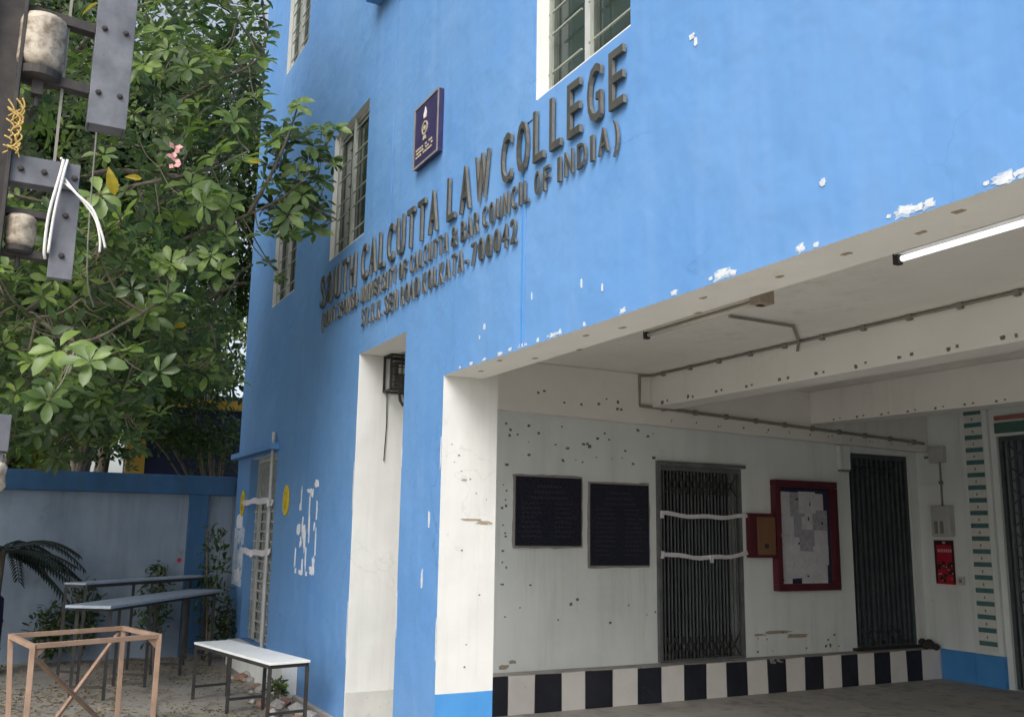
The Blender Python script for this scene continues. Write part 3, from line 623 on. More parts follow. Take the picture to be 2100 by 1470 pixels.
def tape(y0, y1, z, sag, X, lab, knots=(), plane='X', hw=.022):
    n = 14; m_ = MB(); v = []; f = []
    for k in range(n+1):
        u = k/n; y = y0+(y1-y0)*u; s = sag*4*u*(1-u)+.008*math.sin(u*17+z*5); bulge = .012+.025*4*u*(1-u)+.004*math.sin(u*23)
        tw = .010*math.sin(u*9+z)
        for zz_, d in ((hw, bulge+tw), (-hw, bulge-tw)):
            p = (X+d, y, z-s+zz_) if plane == 'X' else (y, X-d, z-s+zz_); v.append(p)
            p = (X+d+.0015, y, z-s+zz_) if plane == 'X' else (y, X-d-.0015, z-s+zz_); v.append(p)
    for k in range(n):
        a = 4*k; c = 4*(k+1); f += [(a, a+2, c+2, c), (a+1, c+1, c+3, a+3), (a, c, c+1, a+1), (a+2, a+3, c+3, c+2)]
    m_.add(v, f)
    for kn in knots:
        y = y0+(y1-y0)*kn; zz_ = z-sag*4*kn*(1-kn)
        p = (X+.05, y, zz_) if plane == 'X' else (y, X-.05, zz_)
        m_.box(p[0]-.02, p[0]+.012, p[1]-.012, p[1]+.012, p[2]-.055, p[2]+.02)
    o = m_.build('barrier_tape', M['tape'])
    tag(o, lab, 'tape', 'paper tapes across the gates')
tape(3.30, 4.60, 1.86, .035, -8.13, 'upper white paper tape across the grey folding gate', (.02,))
tape(3.30, 4.52, 1.45, .05, -8.13, 'lower white paper tape knotted in the middle across the grey folding gate', (.02, .55))
tape(-12.45, -10.92, 1.93, -.03, -.02, 'upper white paper tape across the pale yard gate', (.97,), 'Y', .035)
tape(-12.45, -10.92, 1.37, .02, -.02, 'lower white paper tape across the pale yard gate', (.5,), 'Y', .035)
# notice board
nb = empty('notice_board', (-8.14, 5.3, 1.04), 'maroon framed glazed notice board full of pale papers', 'notice board')
y0, y1, z0, z1 = 4.87, 5.82, 1.04, 2.26
MB().box(-8.139, -8.12, y0+.06, y1-.06, z0+.06, z1-.06).build('backing', M['navycloth'], nb)
for a in ((y0, y1, z0, z0+.075), (y0, y1, z1-.075, z1), (y0, y0+.075, z0+.0752, z1-.077), (y1-.075, y1, z0+.0752, z1-.077)):
    MB().box(-8.139, -8.05, *a).build('frame_rail', M['maroon'], nb, bevel=.005)
for yy in (4.97, 5.14, 5.31, 5.48):
    z = 2.14
    while z > 1.25:
        h = .20+random.random()*.12; wd = .18+random.random()*.05
        if yy > 5.5 and z < 1.5: break
        ox = random.uniform(-.02, .03); oz = random.uniform(0, .02); tl = random.uniform(-.03, .03)
        d = random.random()*.006
        a0 = max(y0+.08, yy+ox-.03); a1 = min(y1-.12, yy+ox+wd); m_ = MB()
        patch(m_, [(a0, z-h+tl*.2), (a1, z-h-tl*.2), (a1-tl*.1, z-oz-tl*.2), (a0-tl*.1 if a0 > y0+.12 else a0, z-oz)], 'X', -8.119+d, -8.1175+d)
        m_.build('paper_sheet', random.choice([M['paper']]*4+[M['paper2']]), nb)
        if random.random() < .6:
            m_ = MB(); patch(m_, blob((a0+a1)/2+random.uniform(-.05, .05), z-h*random.uniform(.3, .8), random.uniform(.02, .07), random.uniform(.015, .06), 8), 'X', -8.117+d, -8.1162+d); m_.build('paper_mark', M['printblack'], nb)
        z -= h*.9
MB().box(-8.078, -8.074, y0+.102, y1-.102, z0+.102, z1-.102).build('glass_pane', M['clear'], nb)
MB().box(-8.049, -8.035, 4.93, 5.04, 1.63, 1.66).build('latch', M['alu'], nb)
wb = empty('wooden_box', (-8.14, 4.66, 1.4), 'small brown wooden letter box beside the maroon notice board', 'box')
MB().box(-8.139, -8.06, 4.50, 4.85, 1.40, 1.88).build('case', M['maroon'], wb, bevel=.004)
MB().box(-8.06, -8.045, 4.59, 4.845, 1.43, 1.84).build('door', M['brown'], wb, bevel=.003)
MB().box(-8.045, -8.03, 4.68, 4.73, 1.50, 1.55).build('lock', M['steel'], wb, bevel=.004)
# electrics on the back wall
def cond(name, pts, lab, cat='conduit', r_=.012, clips=None, grp=None, mt='conduit'):
    ro = empty(name, pts[0], lab, cat, grp)
    MB().tube(pts, r_, 8).build('pipe', M[mt], ro)
    if clips:
        for a, c in clips:
            a = Vector(a); MB().box(a.x-.02, a.x+.02, a.y-.016, a.y+.016, a.z-c, a.z+c).build('clip', M['conduit'], ro)
    return ro
cond('wiring_conduit', [(4.0, 3.082, 3.25), (-7.90, 3.082, 3.25)], 'long grey wiring conduit along the top of the front cross beam', clips=[((-7.7+k*.43, 3.083, 3.245), .022) for k in range(26)], grp='porch conduits')
cond('wiring_conduit', [(-7.93, 2.95, 3.255), (-7.93, 2.95, 2.935), (-7.93, 7.20, 2.78)], 'grey wiring conduit dropping at the beam corner and running along the side beam', r_=.017, clips=[((-7.93, 3.25+k*.42, 2.925-k*.42*.0365), .028) for k in range(10)], grp='porch conduits')
cond('wiring_conduit', [(-7.93, 2.95, 3.24), (-7.93, 3.05, 3.25), (-7.88, 3.09, 3.25)], 'short bend of grey conduit at the corner of the two beams', grp='porch conduits')
cond('wiring_conduit', [(-5.37, 1.95, 3.252), (-5.38, 2.60, 3.252), (-5.80, 3.07, 3.252), (-5.82, 3.07, 3.17)], 'grey conduit crossing the ceiling from the unlit tube to the front beam', grp='porch conduits')
jb = empty('junction_box', (-7.80, 7.3, 2.5), 'square grey junction box high on the back wall above the switch box', 'junction box')
MB().box(-7.90, -7.70, 7.22, 7.298, 2.54, 2.74).build('box', M['plastic'], jb, bevel=.012)
m_ = MB(); m_.lathe((-7.80, 7.22, 2.64), [(.075, 0), (.075, -.012), (.06, -.018)], 16, ax='y'); m_.build('cover', M['plastic'], jb)
MB().box(-8.0, -7.9, 7.27, 7.297, 2.60, 2.63).build('entry_pipe', M['conduit'], jb)
cond('wiring_conduit', [(-7.79, 7.285, 2.54), (-7.79, 7.285, 2.02)], 'upright grey conduit between junction box and switch box', clips=[((-7.79, 7.285, 2.3), .02)], grp='porch conduits')
sx = empty('switch_box', (-7.78, 7.3, 1.7), 'grey switch box with two dark fuse slots above the red poster', 'switch box')
MB().box(-7.90, -7.64, 7.20, 7.298, 1.66, 2.02).build('case', M['plastic'], sx, bevel=.015)
for x in (-7.83, -7.75): MB().box(x-.022, x+.022, 7.19, 7.20, 1.69, 1.84).build('fuse_slot', M['conduit'], sx, bevel=.003)
rp = empty('red_poster', (-7.8, 7.3, 1.1), 'small red and black printed poster below the switch box', 'poster')
MB().box(-7.96, -7.67, 7.294, 7.299, 1.08, 1.63).build('border', M['offwhite'], rp)
MB().box(-7.95, -7.68, 7.290, 7.294, 1.10, 1.615).build('sheet', M['red'], rp)
m_ = MB(); m_.box(-7.95, -7.68, 7.288, 7.290, 1.56, 1.615); m_.box(-7.95, -7.92, 7.288, 7.290, 1.12, 1.56); m_.box(-7.71, -7.68, 7.288, 7.290, 1.12, 1.56)
for k in range(14): patch(m_, blob(-7.81+random.uniform(-.09, .09), 1.25+random.uniform(-.12, .10), .06, .06, 7), 'Y', 7.290, 7.2885-.0004*k/14)
m_.build('dark_print', M['printblack'], rp)
m_ = MB()
for k in range(7): m_.box(-7.905+k*.029, -7.885+k*.029, 7.2875, 7.290, 1.475, 1.51)
m_.box(-7.83, -7.79, 7.2865, 7.288, 1.575, 1.60)
for k in range(10): patch(m_, blob(-7.81+random.uniform(-.1, .1), 1.2+random.uniform(-.08, .12), .025, .02, 6), 'Y', 7.2882, 7.2868)
m_.build('pale_print', mat('pink_print', (.5, .32, .33)), rp)
sk = empty('wall_socket', (-7.6, 7.3, 1.1), 'small white wall socket beside the red poster', 'socket')
MB().box(-7.645, -7.56, 7.27, 7.298, 1.10, 1.20).build('plate', M['plastic'], sk, bevel=.006); MB().box(-7.62, -7.585, 7.265, 7.27, 1.13, 1.17).build('switch', M['conduit'], sk)
vb = empty('vent_box', (-8.1, 5.95, 2.3), 'white painted service box under the side beam before the dark folding gate', 'box')
MB().box(-8.139, -8.08, 5.93, 6.09, 2.42, 2.70).build('case', M['wallwhite'], vb, bevel=.005); MB().box(-8.139, -8.085, 5.94, 6.08, 2.395, 2.418).build('ledge', M['conduit'], vb)
# dark cloth left on the plinth end
m_ = MB()
for k in range(7):
    c = Vector((-7.99+random.uniform(-.05, .05), 7.05+k*.03, .37+.03*math.sin(k)+.02*random.random())); m_.lathe(c, [(.01, -.03), (.045, -.01), (.05, .02), (.02, .05)], 8)
tag(m_.build('crumpled_rag', M['rag'], smooth=True), 'dark crumpled rag lying on the end of the striped plinth', 'rag')
# tube lights
def tube_light(x0, x1, y, z, on, lab):
    r_ = empty('tube_light', ((x0+x1)/2, y, z), lab, 'lamp', 'porch tube lights')
    MB().box(x0, x1, y-.03, y+.03, z+.025, z+.075).build('batten', M['plastic'] if on else M['tube_off'], r_, bevel=.006)
    MB().tube([(x0+.03, y, z), (x1-.03, y, z)], .0165, 12).build('tube', M['tube_on'] if on else M['tube_off'], r_, smooth=True)
    for x in (x0, x1): MB().box(x-.015, x+.02, y-.022, y+.022, z-.028, z+.055).build('end_cap', M['steel'], r_, bevel=.004)
    MB().box((x0+x1)/2-.03, (x0+x1)/2+.03, y-.02, y+.02, z+.075, 3.269).build('bracket', M['tube_off'], r_)
tube_light(-3.46, -2.24, 1.50, 3.14, True, 'lit white tube light under the porch ceiling')
tube_light(-5.80, -4.55, 1.50, 3.13, False, 'unlit cream tube light under the porch ceiling with stained end')
MB().box(-4.58, -4.48, 1.44, 1.56, 3.11, 3.268).build('bracket', M['stain'], bpy.data.objects['tube_light.001'], bevel=.005)
# meter in slot
mt = empty('meter_cage', (-8.1, .36, 2.9), 'rusty caged electric meter with dangling wire at the top of the narrow wall opening', 'meter')
m_ = MB(); xa, xb, ya, yb, za, zb = -8.135, -7.95, .24, .56, 2.88, 3.20
for x in (xa+.01, xb):
    for y in (ya, yb): m_.bar((x, y, za), (x, y, zb), .018)
for z in (za, zb):
    for x in (xa+.01, xb): m_.bar((x, ya, z), (x, yb, z), .018)
    for y in (ya, yb): m_.bar((xa, y, z), (xb, y, z), .018)
m_.build('cage_frame', M['steel'], mt)
for z in (2.95, 3.02, 3.09, 3.15): MB().bar((xb+.006, ya, z), (xb+.006, yb, z), .01).build('cage_bar', M['steel'], mt)
for y in (.34, .45): MB().bar((xb+.012, y, za), (xb+.012, y, zb), .01).build('cage_bar', M['steel'], mt)
MB().box(-8.13, -8.0, .29, .50, 2.92, 3.15).build('meter_body', M['meter'], mt, bevel=.008); MB().box(-8.0, -7.985, .33, .46, 3.04, 3.12).build('dial', M['plastic'], mt)
m_ = MB(); m_.tube([(-8.05, .36, 2.88), (-8.04, .37, 2.80), (-8.05, .40, 2.76), (-8.06, .43, 2.80), (-8.05, .41, 2.86)], .014, 8); m_.build('cable_loop', M['cable_d'], mt)
MB().tube([(-8.12, .27, 2.88), (-8.125, .28, 2.6), (-8.122, .265, 2.25)], .005, 6).build('dangling_wire', M['cable_d'], mt)
cond('drain_pipe', [(-11.0, -.04, .30), (-11.02, -.04, 2.74)], 'thin grey upright pipe beside the pale yard gate', 'pipe', .022, mt='gate_pale')

# ------------------------------------------------------------------ boundary wall
bwall = empty('boundary_wall', (-13.3, -8, 0), 'grey rendered boundary wall with dark blue coping and pillar', 'wall')
MB().box(-13.40, -13.20, -30, -.002, -.3, 2.06).build('panel', M['grey_wall'], bwall)
MB().box(-13.46, -13.14, -30, -.002, 2.06, 2.31).build('coping', M['dark_blue'], bwall, bevel=.01)
for y in (-.46, -3.4, -6.4, -9.4): MB().box(-13.42, -13.13, y-.12, y+.12, -.3, 2.058).build('pillar', M['dark_blue'], bwall, bevel=.008)
MB().box(-13.40, -13.2, .002, 14, -.3, 2.3).build('panel', M['grey_wall'], bwall)

# ------------------------------------------------------------------ furniture in the yard
def bench(name, p0, p1, nrm, width, h, nl, top, fr, lab, cat, tt=.03, leg=.03, overhang=.05, grp=None, low=.12, topparts=True):
    p0 = Vector((*p0, 0)); p1 = Vector((*p1, 0)); d = (p1-p0).normalized(); L_ = (p1-p0).length; n = Vector((*nrm, 0)).normalized(); n = (n-d*n.dot(d)).normalized()
    r_ = empty(name, p0, lab, cat, grp)
    P = lambda s, u, z: p0+d*s+n*u+Vector((0, 0, z))
    if topparts:
        m_ = MB(); q = [P(-overhang, -overhang*.5, 0), P(L_+overhang, -overhang*.5, 0), P(L_+overhang, width+overhang*.5, 0), P(-overhang, width+overhang*.5, 0)]
        v = [a+Vector((0, 0, h-tt)) for a in q]+[a+Vector((0, 0, h)) for a in q]; m_.add(v, [(3, 2, 1, 0), (4, 5, 6, 7), (0, 1, 5, 4), (1, 2, 6, 5), (2, 3, 7, 6), (3, 0, 4, 7)])
        m_.build('top', top, r_, bevel=.005)
    zt = h-tt-.002 if topparts else h
    f = MB()
    for u in (0, width): f.bar(P(0, u, zt-leg/2), P(L_, u, zt-leg/2), leg)
    for s in (0, L_): f.bar(P(s, leg/2, zt-leg/2), P(s, width-leg/2, zt-leg/2), leg*.98)
    f.build('top_rail', fr, r_)
    for k in range(nl):
        s = L_*k/(nl-1)
        for u in (0, width): MB().bar(P(s, u, 0), P(s, u, zt-leg-.001), leg).build('leg', fr, r_)
        MB().bar(P(s, leg/2, low), P(s, width-leg/2, low), leg*.8).build('stretcher', fr, r_)
    return r_
bench('long_bench', (-9.90, -.94), (-8.22, -.63), (-.3, 1), .34, .535, 3, M['bench_top'], M['steel'], 'narrow bench with white top and black steel legs in front of the blue wall', 'bench', .022, .028, .03)
bench('tall_desk', (-10.15, -1.72), (-12.2, -.36), (-.54, -.84), .34, .885, 4, M['desk_top'], M['steel'], 'long narrow blue grey topped desk on black steel legs', 'desk', .028, .03, .12)
bench('desk_frame', (-11.25, -1.88), (-12.75, -.35), (-.6, -.75), .26, 1.035, 3, M['desk_top'], M['steel'], 'taller black steel desk frame standing behind the blue grey desk by the boundary wall', 'desk', .02, .03, .02)
# tan primer-painted frame
tf = empty('table_frame', (-7.8, -2.1, 0), 'bare tan painted steel table frame without a top, cross braced', 'table frame')
A_, B_, C_, E_ = [Vector(p) for p in ((-8.10, -2.59, .83), (-7.38, -2.46, .83), (-7.74, -1.60, .83), (-8.43, -1.78, .83))]
lw = .034
for a, c in ((A_, B_), (B_, C_), (C_, E_), (E_, A_)):
    d = (c-a).normalized()*lw*.5; MB().bar(a+d, c-d, lw).build('top_rail', M['tan'], tf, bevel=.003)
for p, off in ((A_, (.02, .06)), (B_, (.0, .01)), (C_, (0, 0)), (E_, (0, .01))):
    MB().bar((p.x+off[0], p.y+off[1], 0), (p.x, p.y, p.z+lw*.5), lw*1.06).build('leg', M['tan'], tf, bevel=.003)
dgl = (E_-B_).normalized()
b0 = B_+dgl*.03; e0 = E_-dgl*.03
MB().bar(Vector((b0.x, b0.y, .76)), Vector((e0.x, e0.y, .04)), .026).build('cross_brace', M['tan'], tf, bevel=.002)
sd = Vector((.016, .012, 0)); MB().bar(Vector((e0.x, e0.y, .79))+sd*-1.6, Vector((b0.x, b0.y, .04))+sd*-1.6, .026).build('cross_brace', M['tan'], tf, bevel=.002)
for p, q in ((B_, C_), (C_, B_)):
    d = (q-p).normalized(); m_ = MB(); v = [p-Vector((0, 0, .02)), p+d*.09-Vector((0, 0, .02)), p-Vector((0, 0, .11))]; n_ = d.cross(Vector((0, 0, 1)))*.004
    m_.add([x+n_ for x in v]+[x-n_ for x in v], [(0, 1, 2), (5, 4, 3), (0, 3, 4, 1), (1, 4, 5, 2), (2, 5, 3, 0)]); m_.build('gusset', M['tan'], tf)
tag(MB().tube([(-8.9, -1.42, .02), (-9.9, -1.30, .03), (-9.95, -1.33, .52)], .012, 6).build('steel_rod', M['rust']), 'thin bent rusty rod standing on the ground by the tan frame', 'rod')

# ------------------------------------------------------------------ utility pole with fuse brackets
up_ = empty('utility_pole', (-4.42, -2.95, 0), 'dark steel utility pole carrying fuse brackets and porcelain insulators', 'pole')
m_ = MB(); m_.box(-4.49, -4.35, -2.845, -2.83, 0, 9); m_.box(-4.49, -4.35, -2.99, -2.975, 0, 9); m_.box(-4.43, -4.41, -2.975, -2.845, 0, 9); m_.build('post', M['rust'], up_, bevel=.002)
def channel(m_, x0, x1, y0, y1, z0, z1, t=.008):
    m_.box(x1-t, x1, y0, y1, z0, z1); m_.box(x0, x1-t, y0, y0+t, z0, z1); m_.box(x0, x1-t, y1-t, y1, z0, z1)
m_ = MB(); channel(m_, -4.50, -4.38, -2.555, -2.392, 3.40, 5.0); m_.box(-4.495, -4.39, -2.545, -2.402, 3.405, 3.413); m_.build('hanger_channel', M['galv'], up_, bevel=.002)
for z in (3.87, 3.575): MB().bar((-4.43, -2.84, z+.012), (-4.43, -2.556, z-.01), .06, .045).build('strap', M['rust'], up_, bevel=.002)
MB().bar((-4.43, -2.665, 3.2), (-4.43, -2.665, 4.6), .012).build('rod', M['conduit'], up_)
m_ = MB(); m_.lathe((-4.42, -2.762, 3.60), [(.06, 0), (.075, .01), (.093, .03), (.096, .05), (.094, .20), (.096, .225), (.088, .25), (.05, .262)], 24); m_.build('insulator', M['porcelain'], up_, smooth=True)
m_ = MB(); m_.lathe((-4.42, -2.762, 3.585), [(.05, -.03), (.09, -.02), (.092, .016)], 20); m_.box(-4.45, -4.39, -2.785, -2.74, 3.49, 3.555); m_.tube([(-4.42, -2.762, 3.5), (-4.42, -2.762, 3.44)], .012, 8); m_.build('insulator_cap', M['rust'], up_)
m_ = MB(); m_.box(-4.385, -4.378, -2.829, -2.56, 3.075, 3.195); m_.box(-4.46, -4.385, -2.829, -2.56, 3.187, 3.195); m_.box(-4.46, -4.385, -2.829, -2.56, 3.075, 3.083); m_.build('cross_channel', M['galv'], up_, bevel=.002)
m_ = MB(); channel(m_, -4.468, -4.392, -2.648, -2.55, 2.68, 3.074); m_.box(-4.46, -4.40, -2.64, -2.558, 2.685, 2.692); m_.build('hanger_channel', M['galv'], up_, bevel=.002)
for z in (2.955, 2.775): MB().bar((-4.43, -2.829, z), (-4.43, -2.649, z-.004), .05, .03).build('strap', M['rust'], up_, bevel=.002)
m_ = MB(); m_.lathe((-4.42, -2.765, 2.795), [(.04, 0), (.052, .012), (.062, .03), (.058, .045), (.062, .06), (.06, .11), (.062, .128), (.05, .142), (.03, .148)], 22); m_.build('insulator', M['porcelain'], up_, smooth=True)
m_ = MB(); m_.lathe((-4.42, -2.765, 2.79), [(.04, -.02), (.055, -.012), (.057, .006)], 18); m_.tube([(-4.42, -2.765, 2.78), (-4.42, -2.765, 2.71)], .01, 8); m_.build('insulator_cap', M['rust'], up_)
m_ = MB(); m_.box(-4.375, -4.36, -2.828, -2.72, 1.93, 2.08); m_.box(-4.40, -4.375, -2.828, -2.735, 1.72, 1.93); m_.build('lower_clamp', M['galv'], up_, bevel=.003)
m_ = MB(); m_.lathe((-4.40, -2.76, 1.77), [(.03, 0), (.045, .02), (.04, .06), (.045, .1), (.03, .12)], 16); m_.build('insulator', M['porcelain'], up_, smooth=True)
for y, z, x in [(-2.52, 3.55, -4.378), (-2.43, 3.55, -4.378), (-2.52, 3.86, -4.378), (-2.43, 3.86, -4.378), (-2.79, 3.135, -4.376), (-2.70, 3.135, -4.376), (-2.60, 2.96, -4.39), (-2.60, 2.78, -4.39), (-2.58, 3.13, -4.376)]:
    m_ = MB(); m_.lathe((x, y, z), [(.014, 0), (.014, .003), (.009, .003), (.009, .012), (.004, .013)], 6, ax='x'); m_.build('bolt', M['rust'], up_)
def rope(pts, r_, n=6, nseg=6):
    pts = [Vector(p) for p in pts]; out = []
    for i in range(len(pts)-1):
        a = pts[max(i-1, 0)]; b_ = pts[i]; c = pts[i+1]; d = pts[min(i+2, len(pts)-1)]
        for k in range(nseg):
            t = k/nseg; out.append(.5*((2*b_)+(c-a)*t+(2*a-5*b_+4*c-d)*t*t+(3*b_-a-3*c+d)*t**3))
    out.append(pts[-1]); return out
m_ = MB()
m_.tube(rope([(-4.36, -2.63, 3.20), (-4.35, -2.64, 3.12), (-4.36, -2.665, 2.95), (-4.38, -2.668, 2.80), (-4.40, -2.66, 2.76)], .006), .0065, 8)
m_.tube(rope([(-4.37, -2.615, 3.205), (-4.345, -2.625, 3.13), (-4.36, -2.645, 2.95), (-4.37, -2.652, 2.78)], .006), .006, 8)
m_.tube(rope([(-4.36, -2.64, 3.205), (-4.40, -2.635, 3.206), (-4.44, -2.63, 3.203), (-4.47, -2.63, 3.19)], .006), .006, 8)
m_.tube(rope([(-4.365, -2.62, 3.12), (-4.33, -2.57, 3.05), (-4.30, -2.50, 2.98), (-4.30, -2.455, 2.88), (-4.31, -2.435, 2.82)], .005), .0055, 8)
m_.tube(rope([(-4.365, -2.62, 3.10), (-4.33, -2.56, 3.04), (-4.31, -2.49, 2.95), (-4.31, -2.46, 2.86), (-4.32, -2.455, 2.80)], .005), .005, 8)
tag(m_.build('white_cable', M['cable_w'], smooth=True), 'white cables knotted round the small bracket with loose ends', 'cable')
m_ = MB()
for k in range(26):
    k *= .5; a = k*2.1+random.random(); m_.tube(rope([(-4.36+.015*math.sin(a), -2.835+.03*math.cos(a*1.3), 3.44-k*.018), (-4.345, -2.82+.02*math.sin(a*2), 3.40-k*.016), (-4.36+.01*math.cos(a), -2.838+.02*math.sin(a)+random.uniform(-.015, .02), 3.36-k*.014+random.uniform(-.03, .02))], .005), .0038, 5)
tag(m_.build('yellow_rope', M['rope'], smooth=True), 'frayed yellow rope wound round the dark utility pole', 'rope')
# overhead service line hanging in front of the tree
tag(MB().tube(rope([(-5.2, -2.50, 6.5), (-5.25, -2.48, 4.6), (-5.3, -2.46, 3.1), (-5.7, -2.38, 2.85)], .004), .004, 6).build('hanging_wire', M['conduit']), 'thin grey wire hanging beside the fuse brackets before the tree', 'wire')

# ------------------------------------------------------------------ building beyond the wall
fb = empty('neighbour_shed', (-22, 2, 0), 'dark navy shed with yellow eaves seen over the boundary wall', 'building')
MB().box(-24, -20, -.4, 6, -.2, 4.02).build('wall', M['navy_b'], fb)
MB().box(-24.1, -19.9, -.5, 6.1, 4.02, 4.22).build('eaves', M['yellow_b'], fb, bevel=.02)
MB().box(-20.0, -19.9, -.75, -.4, -.2, 3.9).build('gate_pillar', M['yellow_b'], fb)
MB().box(-24.1, -19.9, -.5, 6.1, 4.222, 4.30).build('roof', M['cement'], fb)

# ------------------------------------------------------------------ foliage
def leaf_template(broad=.42, fold=.18, droop=.25):
    # along +x, obovate, 4 stations
    st_ = [(0, .0), (.28, .30), (.62, .5), (.86, .36), (1.0, 0)]
    v = []; f = []
    for t, wd in st_:
        z = -droop*t*t
        if wd == 0: v.append((t, 0, z))
        else: v += [(t, wd*broad, z+fold*wd*broad*1.2), (t, 0, z), (t, -wd*broad, z+fold*wd*broad*1.2)]
    f = [(0, 2, 1), (0, 3, 2)]
    for a in (1, 4): f += [(a, a+1, a+4, a+3), (a+1, a+2, a+5, a+4)]
    f += [(7, 8, 10), (8, 9, 10)]
    return np.array(v, float), f
LV, LF = leaf_template()
def frame(d, n):
    d = d/np.linalg.norm(d, axis=-1, keepdims=True); n = n-(n*d).sum(-1, keepdims=True)*d; n = n/np.maximum(1e-6, np.linalg.norm(n, axis=-1, keepdims=True))
    s = np.cross(n, d); return np.stack([d, s, n], -1)      # columns
def leaf_mass(name, pos, dr, nrm, size, tone, material, parent, LVv=LV, LFf=LF):
    N_ = len(pos); Fm = frame(dr, nrm)
    LL = LVv[None]*np.stack([np.ones(N_), rng.uniform(.75, 1.25, N_), rng.uniform(.2, 2.2, N_)], -1)[:, None, :]; LL[:, :, 1] += rng.normal(size=(N_, 1))*.08*LVv[None, :, 0]**2
    V = np.einsum('nij,nkj->nki', Fm, LL)*size[:, None, None]+pos[:, None, :]
    V = V.reshape(-1, 3); k = len(LVv)
    loops = []; ls = []; tot = 0
    base = np.arange(N_)*k
    idx = []; starts = []; cnt = 0
    flat = np.concatenate([np.array(q) for q in LFf]); lens = [len(q) for q in LFf]
    allidx = (base[:, None]+flat[None, :]).reshape(-1)
    st_ = np.cumsum([0]+lens[:-1]); per = sum(lens)
    starts = (np.arange(N_)[:, None]*per+st_[None, :]).reshape(-1)
    me = bpy.data.meshes.new(name); me.vertices.add(len(V)); me.vertices.foreach_set('co', V.reshape(-1))
    me.loops.add(len(allidx)); me.loops.foreach_set('vertex_index', allidx.astype(np.int32))
    me.polygons.add(len(starts)); me.polygons.foreach_set('loop_start', starts.astype(np.int32))
    at = me.attributes.new('tone', 'FLOAT', 'POINT'); at.data.foreach_set('value', np.repeat(tone, k).astype(np.float32))
    me.update(calc_edges=True); me.validate(); me.polygons.foreach_set('use_smooth', [True]*len(me.polygons)); me.materials.append(material)
    o = bpy.data.objects.new(name, me); C.objects.link(o)
    if parent: o.parent = parent; o.matrix_parent_inverse = inv(parent)
    return o
def unit(n_): 
    v = rng.normal(size=(n_, 3)); return v/np.linalg.norm(v, axis=1, keepdims=True)
def rosettes(cent, axis, size, nl=(6, 10), tone0=None):
    P_, D_, N__, S_, T_ = [], [], [], [], []
    for c, a, s, t0 in zip(cent, axis, size, tone0):
        a = a/np.linalg.norm(a); ref = np.array([0, 0, 1.]) if abs(a[2]) < .9 else np.array([1., 0, 0]); u = np.cross(a, ref); u /= np.linalg.norm(u); v = np.cross(a, u)
        n_ = rng.integers(*nl); ph = rng.random()*6.28
        for k in range(n_):
            an = ph+k*2.4; inner = k/n_; el = .15+.85*inner*rng.random()+.1*rng.normal()
            d = (u*math.cos(an)+v*math.sin(an))*math.cos(el)+a*math.sin(el); nn = a*math.cos(el)-(u*math.cos(an)+v*math.sin(an))*math.sin(el)
            ls = s*(1.05-.45*inner)*rng.uniform(.8, 1.15)
            P_.append(c+d*ls*.12-a*s*.15*(1-inner)*rng.random()); D_.append(d); N__.append(nn+.15*rng.normal(size=3)); S_.append(ls); T_.append(np.clip(t0+.25*inner+rng.normal()*.09, 0, .9))
    return map(np.array, (P_, D_, N__, S_, T_))
CAMP = np.array([0, -2.7, 1.64]); fl = 1938.22
fwn, rtn, upn = (np.array(q) for q in (fw, rt, up))
def at(px, py, dist):     # a point in the yard seen in that direction, dist metres from the lens
    d = fwn+rtn*(px-1050)/fl-upn*(py-735)/fl; return CAMP+d/np.linalg.norm(d)*dist
# --- main broad-leaved tree
tree = empty('broadleaf_tree', (-14.6, -3.4, 0), 'large broad leaved tree with rosettes of leaves hanging over the yard beside the blue building', 'tree')
trunk_pts = [(-14.6, -3.4, -.1), (-14.5, -3.35, 1.2), (-14.3, -3.2, 2.6), (-13.9, -3.1, 3.9), (-13.4, -3.05, 5.2), (-12.8, -3.0, 6.6), (-12.3, -2.9, 8.2)]
MB().tube(rope(trunk_pts, 0), np.interp(np.linspace(0, 1, 37), [0, 1], [.24, .09]).tolist(), 12).build('trunk', M['bark'], tree, smooth=True)
limb_targets = [((-13.9, -3.1, 3.9), (-12.4, -4.2, 5.2), (-10.6, -5.4, 6.2), (-8.4, -6.2, 6.8)), ((-13.4, -3.05, 5.2), (-12.2, -4.4, 6.8), (-10.4, -6.0, 8.2)), ((-13.9, -3.1, 3.9), (-12.2, -2.2, 4.2), (-10.4, -1.3, 4.0), (-9.4, -.75, 4.25)), ((-13.4, -3.05, 5.2), (-12.0, -2.2, 5.8), (-10.8, -1.2, 5.6), (-10.0, -.7, 5.9)), ((-14.3, -3.2, 2.6), (-12.8, -2.6, 3.3), (-11.0, -2.3, 3.4), (-9.0, -2.2, 3.6)),
                ((-13.4, -3.05, 5.2), (-11.6, -2.7, 5.4), (-9.8, -2.4, 5.2), (-8.4, -2.1, 4.9)), ((-12.8, -3.0, 6.6), (-11.4, -2.3, 7.4), (-10.2, -1.6, 7.4)), ((-12.3, -2.9, 8.2), (-11.2, -2.5, 9.0), (-10.2, -2.2, 9.2)),
                ((-14.3, -3.2, 2.6), (-13.6, -2.2, 3.6), (-12.6, -1.3, 3.9), (-11.6, -1.0, 3.7)), ((-13.9, -3.1, 3.9), (-13.8, -2.0, 5.4), (-13.4, -1.2, 6.6), (-12.8, -.8, 7.4))]
